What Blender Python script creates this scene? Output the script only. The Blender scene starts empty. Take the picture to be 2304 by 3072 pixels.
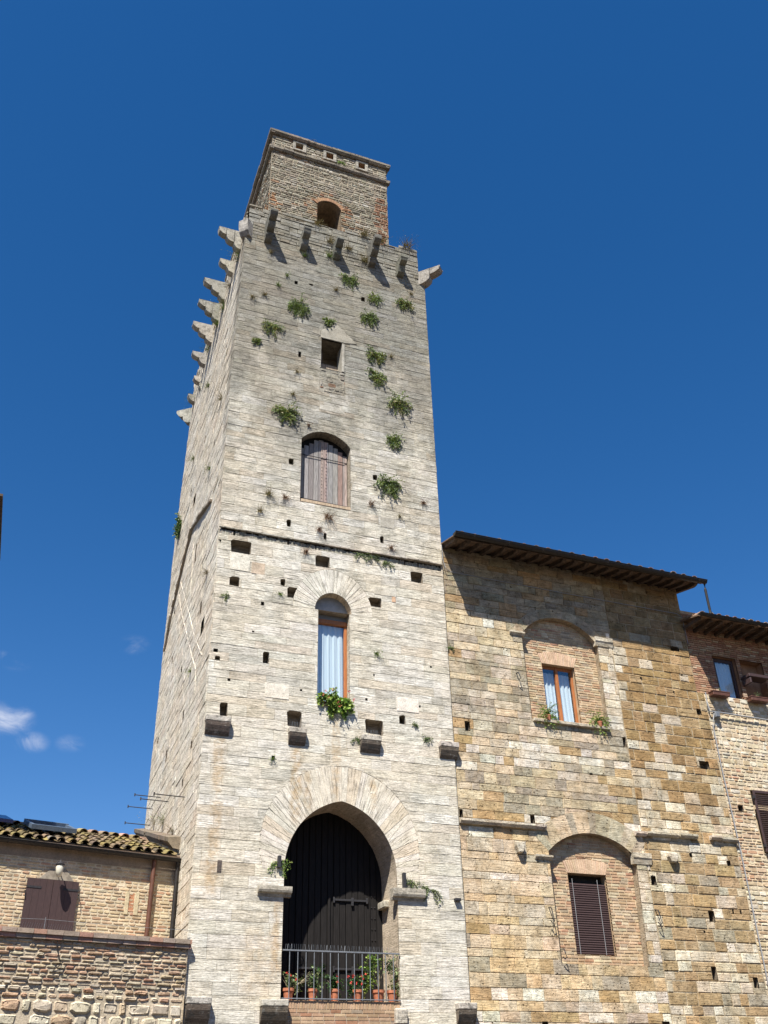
import bpy, math, random
from mathutils import Vector, Matrix
C = bpy.context.scene
COL = C.collection
rnd = random.Random(7)
# ------------------------------------------------------------------ camera
cam = bpy.data.cameras.new('camera'); camo = bpy.data.objects.new('camera', cam); COL.objects.link(camo)
RX = ((0.92948204, -0.17824005, -0.32294524), (-0.36809335, -0.50487927, -0.78077155), (-0.0238836, 0.84458712, -0.53488519))
m = Matrix(RX).to_4x4(); m.translation = (0, -22, 1.6); camo.matrix_world = m
cam.sensor_fit = 'HORIZONTAL'; cam.sensor_width = 36; cam.lens = 45.764; cam.clip_end = 2000; cam.clip_start = .1
C.camera = camo
C.render.resolution_x = 768; C.render.resolution_y = 1024
# ------------------------------------------------------------------ light
SUN = Vector((-.72, -1.0, 1.8)).normalized()
elev = math.asin(SUN.z)
C.view_settings.view_transform = 'Standard'; C.view_settings.look = 'None'
C.view_settings.gamma = 1; C.view_settings.exposure = 1.02
sl = bpy.data.lights.new('sun', 'SUN'); sl.energy = 4.9; sl.angle = math.radians(.55); sl.color = (1, .965, .90)
so = bpy.data.objects.new('sun', sl); COL.objects.link(so)
so.rotation_euler = SUN.to_track_quat('Z', 'Y').to_euler(); so.location = (-20, -30, 60)
W = bpy.data.worlds.new('World'); C.world = W; W.use_nodes = True

class NT:
    """small helper for wiring node trees"""
    def __init__(s, tree): s.t = tree; s.n = tree.nodes; s.l = tree.links
    def new(s, k): return s.n.new(k)
    def put(s, sock, v):
        if v is None: return
        if isinstance(v, bpy.types.NodeSocket): s.l.new(v, sock)
        elif isinstance(v, (tuple, list)) and sock.type == 'RGBA' and len(v) == 3: sock.default_value = (*v, 1)
        else: sock.default_value = v
    def math(s, op, a, b=None, c=None, clamp=False):
        n = s.new('ShaderNodeMath'); n.operation = op; n.use_clamp = clamp
        s.put(n.inputs[0], a); s.put(n.inputs[1], b); s.put(n.inputs[2], c); return n.outputs[0]
    def vmath(s, op, a, b=None, out=0):
        n = s.new('ShaderNodeVectorMath'); n.operation = op; s.put(n.inputs[0], a); s.put(n.inputs[1], b); return n.outputs[out]
    def noise(s, vec, scale, detail=3, rough=.55, dist=0):
        n = s.new('ShaderNodeTexNoise'); s.put(n.inputs['Vector'], vec); n.inputs['Scale'].default_value = scale
        n.inputs['Detail'].default_value = detail; n.inputs['Roughness'].default_value = rough; n.inputs['Distortion'].default_value = dist
        return n.outputs[0]
    def ramp(s, f, a, b, x=0., y=1.):
        n = s.new('ShaderNodeMapRange'); n.interpolation_type = 'SMOOTHSTEP'
        for i, v in enumerate((f, a, b, x, y)): s.put(n.inputs[i], v)
        return n.outputs[0]
    def mix(s, f, a, b, mode='MIX'):
        n = s.new('ShaderNodeMix'); n.data_type = 'RGBA'; n.blend_type = mode
        s.put(n.inputs[0], f); s.put(n.inputs[6], a); s.put(n.inputs[7], b); return n.outputs[2]
    def scale(s, vec, v):
        return s.vmath('MULTIPLY', vec, v)

w = NT(W.node_tree); W.node_tree.nodes.clear()
sky = w.new('ShaderNodeTexSky'); sky.sky_type = 'NISHITA'; sky.sun_disc = False
sky.sun_elevation = elev; sky.sun_rotation = math.atan2(SUN.x, SUN.y)
sky.altitude = 300; sky.air_density = 1.0; sky.dust_density = .25; sky.ozone_density = 2.5
tc = w.new('ShaderNodeTexCoord'); dirv = w.vmath('NORMALIZE', tc.outputs['Generated'])
hs = w.new('ShaderNodeHueSaturation'); hs.inputs['Saturation'].default_value = 1.36; hs.inputs['Value'].default_value = 1.0
w.put(hs.inputs['Color'], sky.outputs[0])
skyc = w.mix(1, hs.outputs[0], (1.10, .955, 1.03), 'MULTIPLY')
# thin clouds low in the west, as soft patches of the sky itself
mask = None
CLD = [((-.001, .9429, .333), .026, 1.0), ((.012, .944, .340), .014, .8), ((.0267, .9483, .3162), .016, .75), ((.0619, .9462, .3177), .014, .35), ((.1054, .9063, .4093), .015, .40), ((.0011, .9238, .3829), .013, .28), ((-.0125, .9218, .3874), .008, .6)]
cn = w.noise(w.scale(dirv, (1, 1, 1.5)), 26, 6, .6, .6)
for d, r, a in (CLD if isinstance(CLD, list) else []):
    dv = Vector(d).normalized()
    dist = w.vmath('LENGTH', w.scale(w.vmath('SUBTRACT', dirv, tuple(dv)), (1, 1, 1.7)), out=1)
    b = w.math('MULTIPLY', w.ramp(dist, 0.0, r * 1.25, 1, 0), a)
    mask = b if mask is None else w.math('MAXIMUM', mask, b)
if mask is not None:
    mask = w.math('MULTIPLY', mask, w.ramp(cn, .38, .72), clamp=True)
    skyc = w.mix(mask, skyc, (5.0, 5.5, 6.8))
bg = w.new('ShaderNodeBackground'); bg.inputs['Strength'].default_value = .066
w.put(bg.inputs['Color'], skyc); wo = w.new('ShaderNodeOutputWorld'); w.l.new(bg.outputs[0], wo.inputs[0])

# ------------------------------------------------------------------ materials
MATS = {}
def new_mat(name):
    mt = bpy.data.materials.new(name); mt.use_nodes = True; mt.node_tree.nodes.clear()
    t = NT(mt.node_tree); p = t.new('ShaderNodeBsdfPrincipled'); o = t.new('ShaderNodeOutputMaterial'); t.l.new(p.outputs[0], o.inputs[0])
    MATS[name] = mt
    return mt, t, p
def tint(t):
    a = t.new('ShaderNodeAttribute'); a.attribute_name = 'tint'; return a.outputs['Color']
def bump(t, h, strength, dist, nrm=None):
    b = t.new('ShaderNodeBump'); b.inputs['Strength'].default_value = strength; b.inputs['Distance'].default_value = dist
    t.put(b.inputs['Height'], h); t.put(b.inputs['Normal'], nrm); return b.outputs[0]
def stone_mat(name, streak=1., pit=.5, grain=1., tower=False, lichen=0., radial=None, bumps=1., patch=.0, mott=0.):
    mt, t, p = new_mat(name)
    g = t.new('ShaderNodeNewGeometry'); P = g.outputs['Position']
    base = tint(t)
    big = t.noise(P, .55, 4, .6); mid = t.noise(t.scale(P, (1, 1, 2.2)) if streak >= 1 else P, 3.0 if streak >= 1 else 4.5, 4, .6); fine = t.noise(t.scale(P, (1, 1, 2.5)) if streak >= 1 else P, 34 if streak < 1 else 16, 4, .6)
    col = t.mix(1, base, t.mix(t.ramp(mid, .3, .7), (.84, .83, .81), (1.14, 1.13, 1.12)), 'MULTIPLY')
    col = t.mix(grain, col, t.mix(1, col, t.mix(t.ramp(fine, .3, .7), (.82, .81, .79), (1.15, 1.15, 1.15)), 'MULTIPLY'))
    h = t.math('MULTIPLY', fine, .35)
    if radial:
        q = t.new('ShaderNodeSeparateXYZ'); t.put(q.inputs[0], P)
        dx = t.math('SUBTRACT', q.outputs[0], radial[0]); dz = t.math('SUBTRACT', q.outputs[2], radial[1])
        th = t.math('ARCTAN2', dz, dx); rr = t.math('SQRT', t.math('ADD', t.math('MULTIPLY', dx, dx), t.math('MULTIPLY', dz, dz)))
        cv = t.new('ShaderNodeCombineXYZ'); t.put(cv.inputs[0], t.math('MULTIPLY', th, radial[2])); t.put(cv.inputs[1], t.math('MULTIPLY', rr, 1.8)); t.put(cv.inputs[2], t.math('MULTIPLY', q.outputs[1], 3.0))
        rs = t.noise(cv.outputs[0], 1.0, 5, .62); rd = t.ramp(rs, .54, .66)
        col = t.mix(t.math('MULTIPLY', rd, .48), col, t.mix(1, col, (.46, .43, .38), 'MULTIPLY')); h = t.math('SUBTRACT', h, rd)
    if streak:
        warp = t.vmath('ADD', P, t.scale(t.noise(P, 1.4, 2), (0, 0, .018)))
        s1 = t.noise(t.scale(warp, (2.1, 2.1, 44)), 1.0, 5, .62)
        s2 = t.noise(t.scale(warp, (4.5, 4.5, 95)), 1.0, 4, .6)
        amt = t.ramp(t.noise(t.scale(P, (.9, .9, 2.6)), 1.0, 3), .3, .62, .25, 1.0)
        d1 = t.math('MULTIPLY', t.ramp(s1, .50, .63), amt)
        d2 = t.math('MULTIPLY', t.ramp(s2, .54, .66), .75)
        dd = t.math('MULTIPLY', t.math('MAXIMUM', d1, d2), streak, clamp=True)
        if tower:
            sz = t.new('ShaderNodeSeparateXYZ'); t.put(sz.inputs[0], P); dd = t.math('MULTIPLY', dd, t.ramp(t.math('ADD', sz.outputs[2], t.math('MULTIPLY', t.noise(P, .7, 4), 8)), 12, 22, .66, 1.0))
        lt = t.ramp(s1, .30, .46, 1, 0)
        col = t.mix(t.math('MULTIPLY', lt, .45), col, t.mix(1, col, (1.25, 1.25, 1.25), 'MULTIPLY'))
        col = t.mix(t.math('MULTIPLY', dd, .74), col, t.mix(1, col, (.42, .41, .37), 'MULTIPLY'))
        h = t.math('SUBTRACT', h, t.math('MULTIPLY', dd, 1.3))
    if pit:
        v = t.new('ShaderNodeTexVoronoi'); v.inputs['Scale'].default_value = 9; t.put(v.inputs['Vector'], t.vmath('ADD', P, t.scale(t.new('ShaderNodeTexNoise').outputs[1], (.1, .1, .1))))
        vd = v.outputs['Distance']
        pm = t.math('MULTIPLY', t.ramp(vd, .10, .24, 1, 0), t.ramp(t.noise(P, 2.2, 3), .48, .62))
        pm = t.math('MULTIPLY', pm, pit, clamp=True)
        er = t.math('MULTIPLY', t.ramp(t.noise(P, 13, 5, .7), .56, .70), pit)
        col = t.mix(pm, col, t.mix(1, col, (.34, .30, .25), 'MULTIPLY'))
        col = t.mix(t.math('MULTIPLY', er, .5), col, t.mix(1, col, (.60, .56, .50), 'MULTIPLY'))
        h = t.math('SUBTRACT', h, t.math('ADD', pm, t.math('MULTIPLY', er, .8)))
    if mott:
        a1 = t.ramp(t.noise(P, 2.6, 6, .7), .38, .64); a2 = t.ramp(t.noise(t.vmath('ADD', P, (7, 1, 3)), 3.7, 5, .65), .42, .62)
        col = t.mix(t.math('MULTIPLY', a1, mott), col, t.mix(1, col, (.84, .77, .68), 'MULTIPLY'))
        col = t.mix(t.math('MULTIPLY', a2, mott), col, t.mix(1, col, (1.12, 1.10, 1.08), 'MULTIPLY'))
    if patch:
        pm2 = t.ramp(t.noise(P, 1.1, 5, .65), .5, .64)
        col = t.mix(t.math('MULTIPLY', pm2, patch), col, t.mix(1, col, (.66, .68, .70), 'MULTIPLY'))
    if tower:
        xyz = t.new('ShaderNodeSeparateXYZ'); t.put(xyz.inputs[0], P); X, Y, Z = xyz.outputs
        zz = t.math('ADD', Z, t.math('MULTIPLY', t.math('SUBTRACT', t.noise(t.scale(P, (1, 1, .5)), .9, 5, .65), .5), 22))
        up = t.ramp(zz, 13.5, 24, .0, 1.0)
        front = t.ramp(Y, .3, .8, 1, .25)
        up = t.math('MULTIPLY', up, front)
        col = t.mix(up, col, t.mix(1, col, (.43, .44, .44), 'MULTIPLY'))
        gp = t.math('MULTIPLY', t.ramp(t.noise(t.scale(P, (1, 1, 2.2)), 1.1, 6, .7), .50, .66), t.ramp(Y, .3, .8, .62, .2))
        col = t.mix(gp, col, t.mix(1, col, (.62, .62, .60), 'MULTIPLY'))
        wsh = t.ramp(t.noise(t.scale(P, (1, 1, .8)), .5, 4), .42, .6)
        col = t.mix(t.math('MULTIPLY', wsh, .5), col, t.mix(1, col, (1.03, .96, .87), 'MULTIPLY'))
        # brown water stains below the beam brackets, the window and at the foot
        for x0, wd, z0, z1, a in ((4.78, .16, 5.9, 9.5, .75), (6.66, .17, 7.7, 9.5, 1.0), (7.65, .14, 8.2, 10.7, .7), (6.28, .1, 4.4, 5.9, .8), (6.95, .12, 7.9, 8.9, .7), (8.62, .12, 8.1, 8.9, .8), (5.9, .5, 4.0, 5.4, .45)):
            q = t.math('ABSOLUTE', t.math('SUBTRACT', t.math('ADD', X, t.math('MULTIPLY', t.math('SUBTRACT', t.noise(P, 3.5, 3), .5), .22)), x0))
            b = t.math('MULTIPLY', t.ramp(q, wd * .35, wd * 1.2, 1, 0), t.math('MULTIPLY', t.ramp(Z, z0 - .3, z0 + .3), t.ramp(Z, z1 - .1, z1 + .1, 1, 0)))
            b = t.math('MULTIPLY', b, t.math('MULTIPLY', t.ramp(t.noise(P, 5, 4, .7), .36, .6), a))
            b = t.math('MULTIPLY', b, t.ramp(Y, .1, .2, 1, 0))
            col = t.mix(t.math('MULTIPLY', b, .75), col, t.mix(1, col, (.74, .56, .36), 'MULTIPLY'))
    if lichen:
        lm = t.ramp(t.noise(P, 7, 5, .7), .50, .62)
        col = t.mix(t.math('MULTIPLY', lm, lichen), col, (.07, .065, .055))
        l2 = t.ramp(t.noise(t.vmath('ADD', P, (5, 3, 1)), 9, 4, .7), .58, .66)
        col = t.mix(t.math('MULTIPLY', l2, lichen * .6), col, (.38, .36, .31))
    t.put(p.inputs['Base Color'], col); p.inputs['Roughness'].default_value = .93; p.inputs['Specular IOR Level'].default_value = .2
    t.put(p.inputs['Normal'], bump(t, h, .72 * bumps, .02))
    return mt
def flat_mat(name, color, rough=.7, metal=0., var=.15, sc=8, streakz=None, use_tint=False, spec=.4, bmp=0.):
    mt, t, p = new_mat(name)
    P = t.new('ShaderNodeNewGeometry').outputs['Position']
    v = t.noise(t.scale(P, streakz) if streakz else P, sc, 4, .6)
    c = tint(t) if use_tint else color
    c = t.mix(1, c, t.mix(t.ramp(v, .3, .7), tuple([1 - var] * 3), tuple([1 + var] * 3)), 'MULTIPLY')
    t.put(p.inputs['Base Color'], c); p.inputs['Roughness'].default_value = rough; p.inputs['Metallic'].default_value = metal
    p.inputs['Specular IOR Level'].default_value = spec
    if bmp: t.put(p.inputs['Normal'], bump(t, v, bmp, .01))
    return mt
def leaf_mat():
    mt, t, p = new_mat('leaf')
    t.put(p.inputs['Base Color'], tint(t)); p.inputs['Roughness'].default_value = .5; p.inputs['Specular IOR Level'].default_value = .35
    tr = t.new('ShaderNodeBsdfTranslucent'); t.put(tr.inputs[0], t.mix(1, tint(t), (1.1, 1.3, .5), 'MULTIPLY'))
    mx = t.new('ShaderNodeMixShader'); mx.inputs[0].default_value = .25
    o = [n for n in mt.node_tree.nodes if n.type == 'OUTPUT_MATERIAL'][0]
    t.l.new(p.outputs[0], mx.inputs[1]); t.l.new(tr.outputs[0], mx.inputs[2]); t.l.new(mx.outputs[0], o.inputs[0])
    return mt
TRAV = stone_mat('travertine', streak=1., pit=.35, tower=True)
VOUS = stone_mat('voussoir_stone', streak=0, pit=.45, tower=True)
VOUSD = stone_mat('door_arch_stone', streak=0, pit=.35, tower=True, radial=(7.8, 6.2, 60))
VOUSW = stone_mat('window_arch_stone', streak=0, pit=.35, tower=True, radial=(7.57, 13.1, 34))
ASHLAR = stone_mat('ashlar', streak=.3, pit=1.0, patch=.6, bumps=1.6, mott=.8)
RUBBLE = stone_mat('rubble', streak=0, pit=.7, grain=1, bumps=1.5)
GREYR = stone_mat('weathered_rubble', streak=.25, pit=.8, bumps=1.3, lichen=.25)
BRICK = stone_mat('brick', streak=0, pit=.25, grain=.8, bumps=.8)
MOSSY = stone_mat('blackened_stone', streak=.3, pit=.5, lichen=.75)
CORB = stone_mat('corbel_stone', streak=.25, pit=.5, lichen=.5)
TILE = stone_mat('roof_tile', streak=0, pit=.4, lichen=.3)
LEAF = leaf_mat()
STRAW = flat_mat('dry_grass', None, .9, use_tint=True, var=.05)
IRON = flat_mat('iron', (.035, .033, .035), .6, .3, .3, 30)
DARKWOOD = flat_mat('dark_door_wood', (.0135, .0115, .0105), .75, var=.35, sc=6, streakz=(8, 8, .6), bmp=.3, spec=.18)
GREYWOOD = flat_mat('weathered_wood', None, .9, var=.35, sc=5, streakz=(14, 14, .8), use_tint=True, bmp=.6)
ORANGEWOOD = flat_mat('orange_wood', (.36, .125, .035), .5, var=.2, sc=5, streakz=(9, 9, .8))
BEAMWOOD = flat_mat('rafter_wood', (.075, .050, .034), .85, var=.35, sc=5)
PLANK = flat_mat('eave_boarding', (.14, .090, .058), .85, var=.35, sc=5)
BROWNP = flat_mat('brown_painted_wood', (.050, .028, .026), .6, var=.15, sc=10, streakz=(6, 6, 1))
GUTTER = flat_mat('brown_gutter_metal', (.028, .024, .021), .5, .3, .2, 12)
COPPER = flat_mat('copper_pipe', (.13, .058, .038), .5, .3, .2, 8)
CABLE = flat_mat('grey_cable', (.26, .26, .26), .6, var=.1)
STEEL = flat_mat('grey_steel', (.20, .21, .22), .5, .4, .15, 20)
TERRA = flat_mat('terracotta', (.42, .15, .075), .85, var=.2, sc=12)
PLASTER = flat_mat('grey_plaster', (.26, .22, .17), .9, var=.3, sc=7, bmp=.4)
GROUNDM = flat_mat('paving', (.060, .050, .042), .9, var=.25, sc=1.5)
DARKIN = flat_mat('dark_interior', (.03, .026, .022), .95, var=.2)
PETAL = flat_mat('petal', None, .7, use_tint=True, var=.05)
def curtain_mat():
    mt, t, p = new_mat('curtain_cloth')
    P = t.new('ShaderNodeNewGeometry').outputs['Position']
    v = t.new('ShaderNodeTexVoronoi'); v.inputs['Scale'].default_value = 16; t.put(v.inputs['Vector'], P)
    f = t.ramp(v.outputs['Distance'], .12, .2, 1, 0)
    t.put(p.inputs['Base Color'], t.mix(t.math('MULTIPLY', f, .22), (.56, .67, .71), (.42, .52, .58))); p.inputs['Roughness'].default_value = .8  # pale cloth with the blue of reflected sky put into its colour
curtain_mat(); CURT = MATS['curtain_cloth']
def glass_mat():
    mt = bpy.data.materials.new('window_glass'); mt.use_nodes = True; mt.node_tree.nodes.clear(); t = NT(mt.node_tree)
    g = t.new('ShaderNodeBsdfGlossy'); g.inputs['Roughness'].default_value = .03; tr = t.new('ShaderNodeBsdfTransparent')
    fr = t.new('ShaderNodeFresnel'); fr.inputs[0].default_value = 1.5; mx = t.new('ShaderNodeMixShader')
    mx.inputs[0].default_value = .13; t.l.new(tr.outputs[0], mx.inputs[1]); t.l.new(g.outputs[0], mx.inputs[2])
    o = t.new('ShaderNodeOutputMaterial'); t.l.new(mx.outputs[0], o.inputs[0]); MATS['glass'] = mt; return mt
GLASS = glass_mat()

# ------------------------------------------------------------------ mesh builder
def warp(p):      # the tower leans: its left flank runs slightly off square and tapers near the top
    x, y, z = p; f = (10.87 - x) / 6.5
    return (x + f * (.03 * y + .11 * min(1, max(0, (z - 20) / 6))), y, z)
def ident(p): return p
class MB:
    def __init__(s, tf=ident): s.v = []; s.f = []; s.c = []; s.tf = tf; s.org = None
    def face(s, pts, col, flip=False):
        b = len(s.v); s.v.extend(pts); idx = list(range(b, b + len(pts)))
        if flip: idx.reverse()
        s.f.append(idx); s.c.append(col)
    def mesh(s, vs, fs, col):
        b = len(s.v); s.v.extend(vs)
        for f in fs: s.f.append([i + b for i in f]); s.c.append(col)
    def build(s, name, mat, parent=None, loc=None, smooth=False):
        me = bpy.data.meshes.new(name)
        vs = [s.tf(tuple(p)) for p in s.v]
        pl = parent_loc(parent)
        off = Vector(loc) if loc else pl
        vs = [(p[0] - off[0], p[1] - off[1], p[2] - off[2]) for p in vs]
        me.from_pydata(vs, [], s.f); me.validate()
        if len(me.polygons) == len(s.c):
            a = me.attributes.new('tint', 'FLOAT_COLOR', 'FACE')
            buf = []
            for c in s.c: buf.extend((c[0], c[1], c[2], 1))
            a.data.foreach_set('color', buf)
        if smooth:
            me.polygons.foreach_set('use_smooth', [True] * len(me.polygons))
        me.materials.append(mat)
        o = bpy.data.objects.new(name, me); COL.objects.link(o)
        if parent: o.parent = parent
        o.location = off - pl if parent else off
        return o
LOCS = {}
def parent_loc(p):
    if p is None: return Vector((0, 0, 0))
    v = Vector(p.location)
    while p.parent: p = p.parent; v += Vector(p.location)
    return v
def tag(o, label, cat, group=None):
    o['label'] = label; o['category'] = cat
    if group: o['group'] = group
    return o
def thing(name, loc, label, cat, group=None):
    o = bpy.data.objects.new(name, None); COL.objects.link(o); o.location = loc; o.empty_display_size = .2
    return tag(o, label, cat, group)
def box(b, x0, x1, y0, y1, z0, z1, col=(.5, .5, .5), bev=0.):
    if bev <= 0:
        vs = [(x, y, z) for x in (x0, x1) for y in (y0, y1) for z in (z0, z1)]
        b.mesh(vs, [(0, 1, 3, 2), (4, 6, 7, 5), (0, 4, 5, 1), (2, 3, 7, 6), (0, 2, 6, 4), (1, 5, 7, 3)], col)
        return
    r = min(bev, (x1 - x0) / 2.2, (y1 - y0) / 2.2, (z1 - z0) / 2.2)
    vs = []; idx = {}
    for i, x in enumerate((x0, x1)):
        for j, y in enumerate((y0, y1)):
            for k, z in enumerate((z0, z1)):
                sx, sy, sz = (1 if i == 0 else -1), (1 if j == 0 else -1), (1 if k == 0 else -1)
                for a in range(3):
                    q = [x + sx * r, y + sy * r, z + sz * r]; q[a] = (x, y, z)[a]
                    idx[(i, j, k, a)] = len(vs); vs.append(tuple(q))
    I = idx; fs = []
    for a in range(3):
        o1, o2 = [q for q in range(3) if q != a]
        for s_ in (0, 1):
            ring = []
            for (p, q) in ((0, 0), (1, 0), (1, 1), (0, 1)):
                t = [0, 0, 0]; t[a] = s_; t[o1] = p; t[o2] = q; ring.append(I[(*t, a)])
            fs.append(ring)
        for (p, q) in ((0, 0), (1, 0), (0, 1), (1, 1)):     # edge along axis a
            t0 = [0, 0, 0]; t0[o1] = p; t0[o2] = q; t1 = list(t0); t1[a] = 1
            fs.append([I[(*t0, o1)], I[(*t1, o1)], I[(*t1, o2)], I[(*t0, o2)]])
    for i in (0, 1):
        for j in (0, 1):
            for k in (0, 1): fs.append([I[(i, j, k, a)] for a in range(3)])
    # orient outwards
    c = Vector(((x0 + x1) / 2, (y0 + y1) / 2, (z0 + z1) / 2))
    out = []
    for f in fs:
        ps = [Vector(vs[q]) for q in f]; n = (ps[1] - ps[0]).cross(ps[2] - ps[0]); mid = sum(ps, Vector()) / len(ps)
        out.append(f if n.dot(mid - c) > 0 else f[::-1])
    b.mesh(vs, out, col)
def tube(b, pts, r, n=8, col=(.5, .5, .5), caps=True):
    pts = [Vector(p) for p in pts]; rings = []
    rr = r if isinstance(r, (list, tuple)) else [r] * len(pts)
    up = Vector((0, 0, 1))
    for i, p in enumerate(pts):
        d = (pts[min(i + 1, len(pts) - 1)] - pts[max(i - 1, 0)]).normalized()
        a = d.cross(up)
        if a.length < .05: a = d.cross(Vector((1, 0, 0)))
        a.normalize(); c = a.cross(d).normalized()
        rings.append([tuple(p + (a * math.cos(2 * math.pi * k / n) + c * math.sin(2 * math.pi * k / n)) * rr[i]) for k in range(n)])
    vs = [q for g in rings for q in g]; fs = []
    for i in range(len(pts) - 1):
        for k in range(n):
            fs.append((i * n + k, i * n + (k + 1) % n, (i + 1) * n + (k + 1) % n, (i + 1) * n + k))
    if caps: fs.append(tuple(range(n))[::-1]); fs.append(tuple(range((len(pts) - 1) * n, len(pts) * n)))
    b.mesh(vs, fs, col)
def lathe(b, c, prof, n=14, col=(.5, .5, .5)):
    vs = []; fs = []
    for (r, z) in prof:
        for k in range(n): vs.append((c[0] + r * math.cos(2 * math.pi * k / n), c[1] + r * math.sin(2 * math.pi * k / n), c[2] + z))
    for i in range(len(prof) - 1):
        for k in range(n): fs.append((i * n + k, i * n + (k + 1) % n, (i + 1) * n + (k + 1) % n, (i + 1) * n + k))
    b.mesh(vs, fs, col)

# ------------------------------------------------------------------ 2-D polygons
def area(p): return .5 * sum(p[i][0] * p[(i + 1) % len(p)][1] - p[(i + 1) % len(p)][0] * p[i][1] for i in range(len(p)))
def ccw(p): return p if area(p) > 0 else p[::-1]
def clip(p, a, b, keep_in=True):   # keep the part left (inside) of directed line a->b
    out = []; n = len(p)
    def sd(q): v = (b[0] - a[0]) * (q[1] - a[1]) - (b[1] - a[1]) * (q[0] - a[0]); return v if keep_in else -v
    for i in range(n):
        P_, Q = p[i], p[(i + 1) % n]; sp, sq = sd(P_), sd(Q)
        if sp >= 0: out.append(P_)
        if (sp > 0 and sq < 0) or (sp < 0 and sq > 0):
            t = sp / (sp - sq); out.append((P_[0] + t * (Q[0] - P_[0]), P_[1] + t * (Q[1] - P_[1])))
    return out
def bbox(p): return min(q[0] for q in p), min(q[1] for q in p), max(q[0] for q in p), max(q[1] for q in p)
def subtract(ps, hole):
    out = []; hb = bbox(hole)
    for p in ps:
        pb = bbox(p)
        if pb[2] <= hb[0] or pb[0] >= hb[2] or pb[3] <= hb[1] or pb[1] >= hb[3]: out.append(p); continue
        cur = p; pieces = []
        for i in range(len(hole)):
            a, b = hole[i], hole[(i + 1) % len(hole)]
            o = clip(cur, a, b, False)
            if len(o) >= 3 and abs(area(o)) > 1e-5: pieces.append(o)
            cur = clip(cur, a, b, True)
            if len(cur) < 3 or abs(area(cur)) < 1e-5: cur = None; break
        if cur is None: out.append(p)
        else: out += pieces
    return out
def rect(x0, z0, x1, z1): return [(x0, z0), (x1, z0), (x1, z1), (x0, z1)]
def inset(p, d):
    n = len(p); out = []
    for i in range(n):
        a, b, c = p[i - 1], p[i], p[(i + 1) % n]
        e1 = Vector((b[0] - a[0], b[1] - a[1])); e2 = Vector((c[0] - b[0], c[1] - b[1]))
        if e1.length < 1e-6 or e2.length < 1e-6: return None
        n1 = Vector((-e1.y, e1.x)).normalized(); n2 = Vector((-e2.y, e2.x)).normalized()
        k = 1 + n1.dot(n2)
        if k < .25: k = .25
        v = (n1 + n2) * (d / k); out.append((b[0] + v.x, b[1] + v.y))
    if area(out) <= 0: return None
    return out
def clean(p, eps=.004):
    out = []
    for q in p:
        if not out or math.hypot(q[0] - out[-1][0], q[1] - out[-1][1]) > eps: out.append(q)
    if len(out) > 2 and math.hypot(out[0][0] - out[-1][0], out[0][1] - out[-1][1]) < eps: out.pop()
    return out
def arc_poly(cx, cz, rx, rz, a0=0, a1=180, n=14):
    return [(cx + rx * math.cos(math.radians(a0 + (a1 - a0) * i / n)), cz + rz * math.sin(math.radians(a0 + (a1 - a0) * i / n))) for i in range(n + 1)]
def seg_arch(x0, x1, zs, za, n=12):      # points of a segmental arch from right to left
    h = za - zs; hw = (x1 - x0) / 2; R = (hw * hw + h * h) / (2 * h); cx = (x0 + x1) / 2; cz = za - R
    a = math.asin(min(1, hw / R))
    return [(cx + R * math.sin(a - 2 * a * i / n), cz + R * math.cos(a - 2 * a * i / n)) for i in range(n + 1)]

# frames: (u, z, outward distance) -> world
class Frame:
    def __init__(s, o, du, dn): s.o = Vector(o); s.du = Vector(du).normalized(); s.dn = Vector(dn).normalized(); s.flip = s.du.cross(Vector((0, 0, 1))).dot(s.dn) < 0
    def __call__(s, u, z, d=0.): p = s.o + s.du * u + s.dn * d; return (p.x, p.y, p.z + z)
FRONT = Frame((0, 0, 0), (1, 0, 0), (0, -1, 0))
SIDE = Frame((4.36, 0, 0), (0, 1, 0), (-1, 0, 0))
RIGHT = Frame((10.87, 0, 0), (0, 1, 0), (1, 0, 0))

def block(b, fr, poly, d0, ch, col, back=-.05, rough=0.):
    poly = clean(ccw(poly))
    if len(poly) < 3 or area(poly) < 4e-4: return
    inn = inset(poly, ch) if ch > 0 else None
    if inn is None:
        b.face([fr(u, z, d0) for u, z in poly], col, fr.flip); top = poly; td = d0
    else:
        b.face([fr(u, z, d0 + (rnd.uniform(-rough, rough) if rough else 0)) for u, z in inn], col, fr.flip)
        n = len(poly)
        for i in range(n):
            j = (i + 1) % n
            b.face([fr(*poly[i], d0 - ch), fr(*poly[j], d0 - ch), fr(*inn[j], d0), fr(*inn[i], d0)], col, fr.flip)
        top = poly; td = d0 - ch
    n = len(top)
    for i in range(n):
        j = (i + 1) % n
        b.face([fr(*top[i], back), fr(*top[j], back), fr(*top[j], td), fr(*top[i], td)], col, fr.flip)

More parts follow.
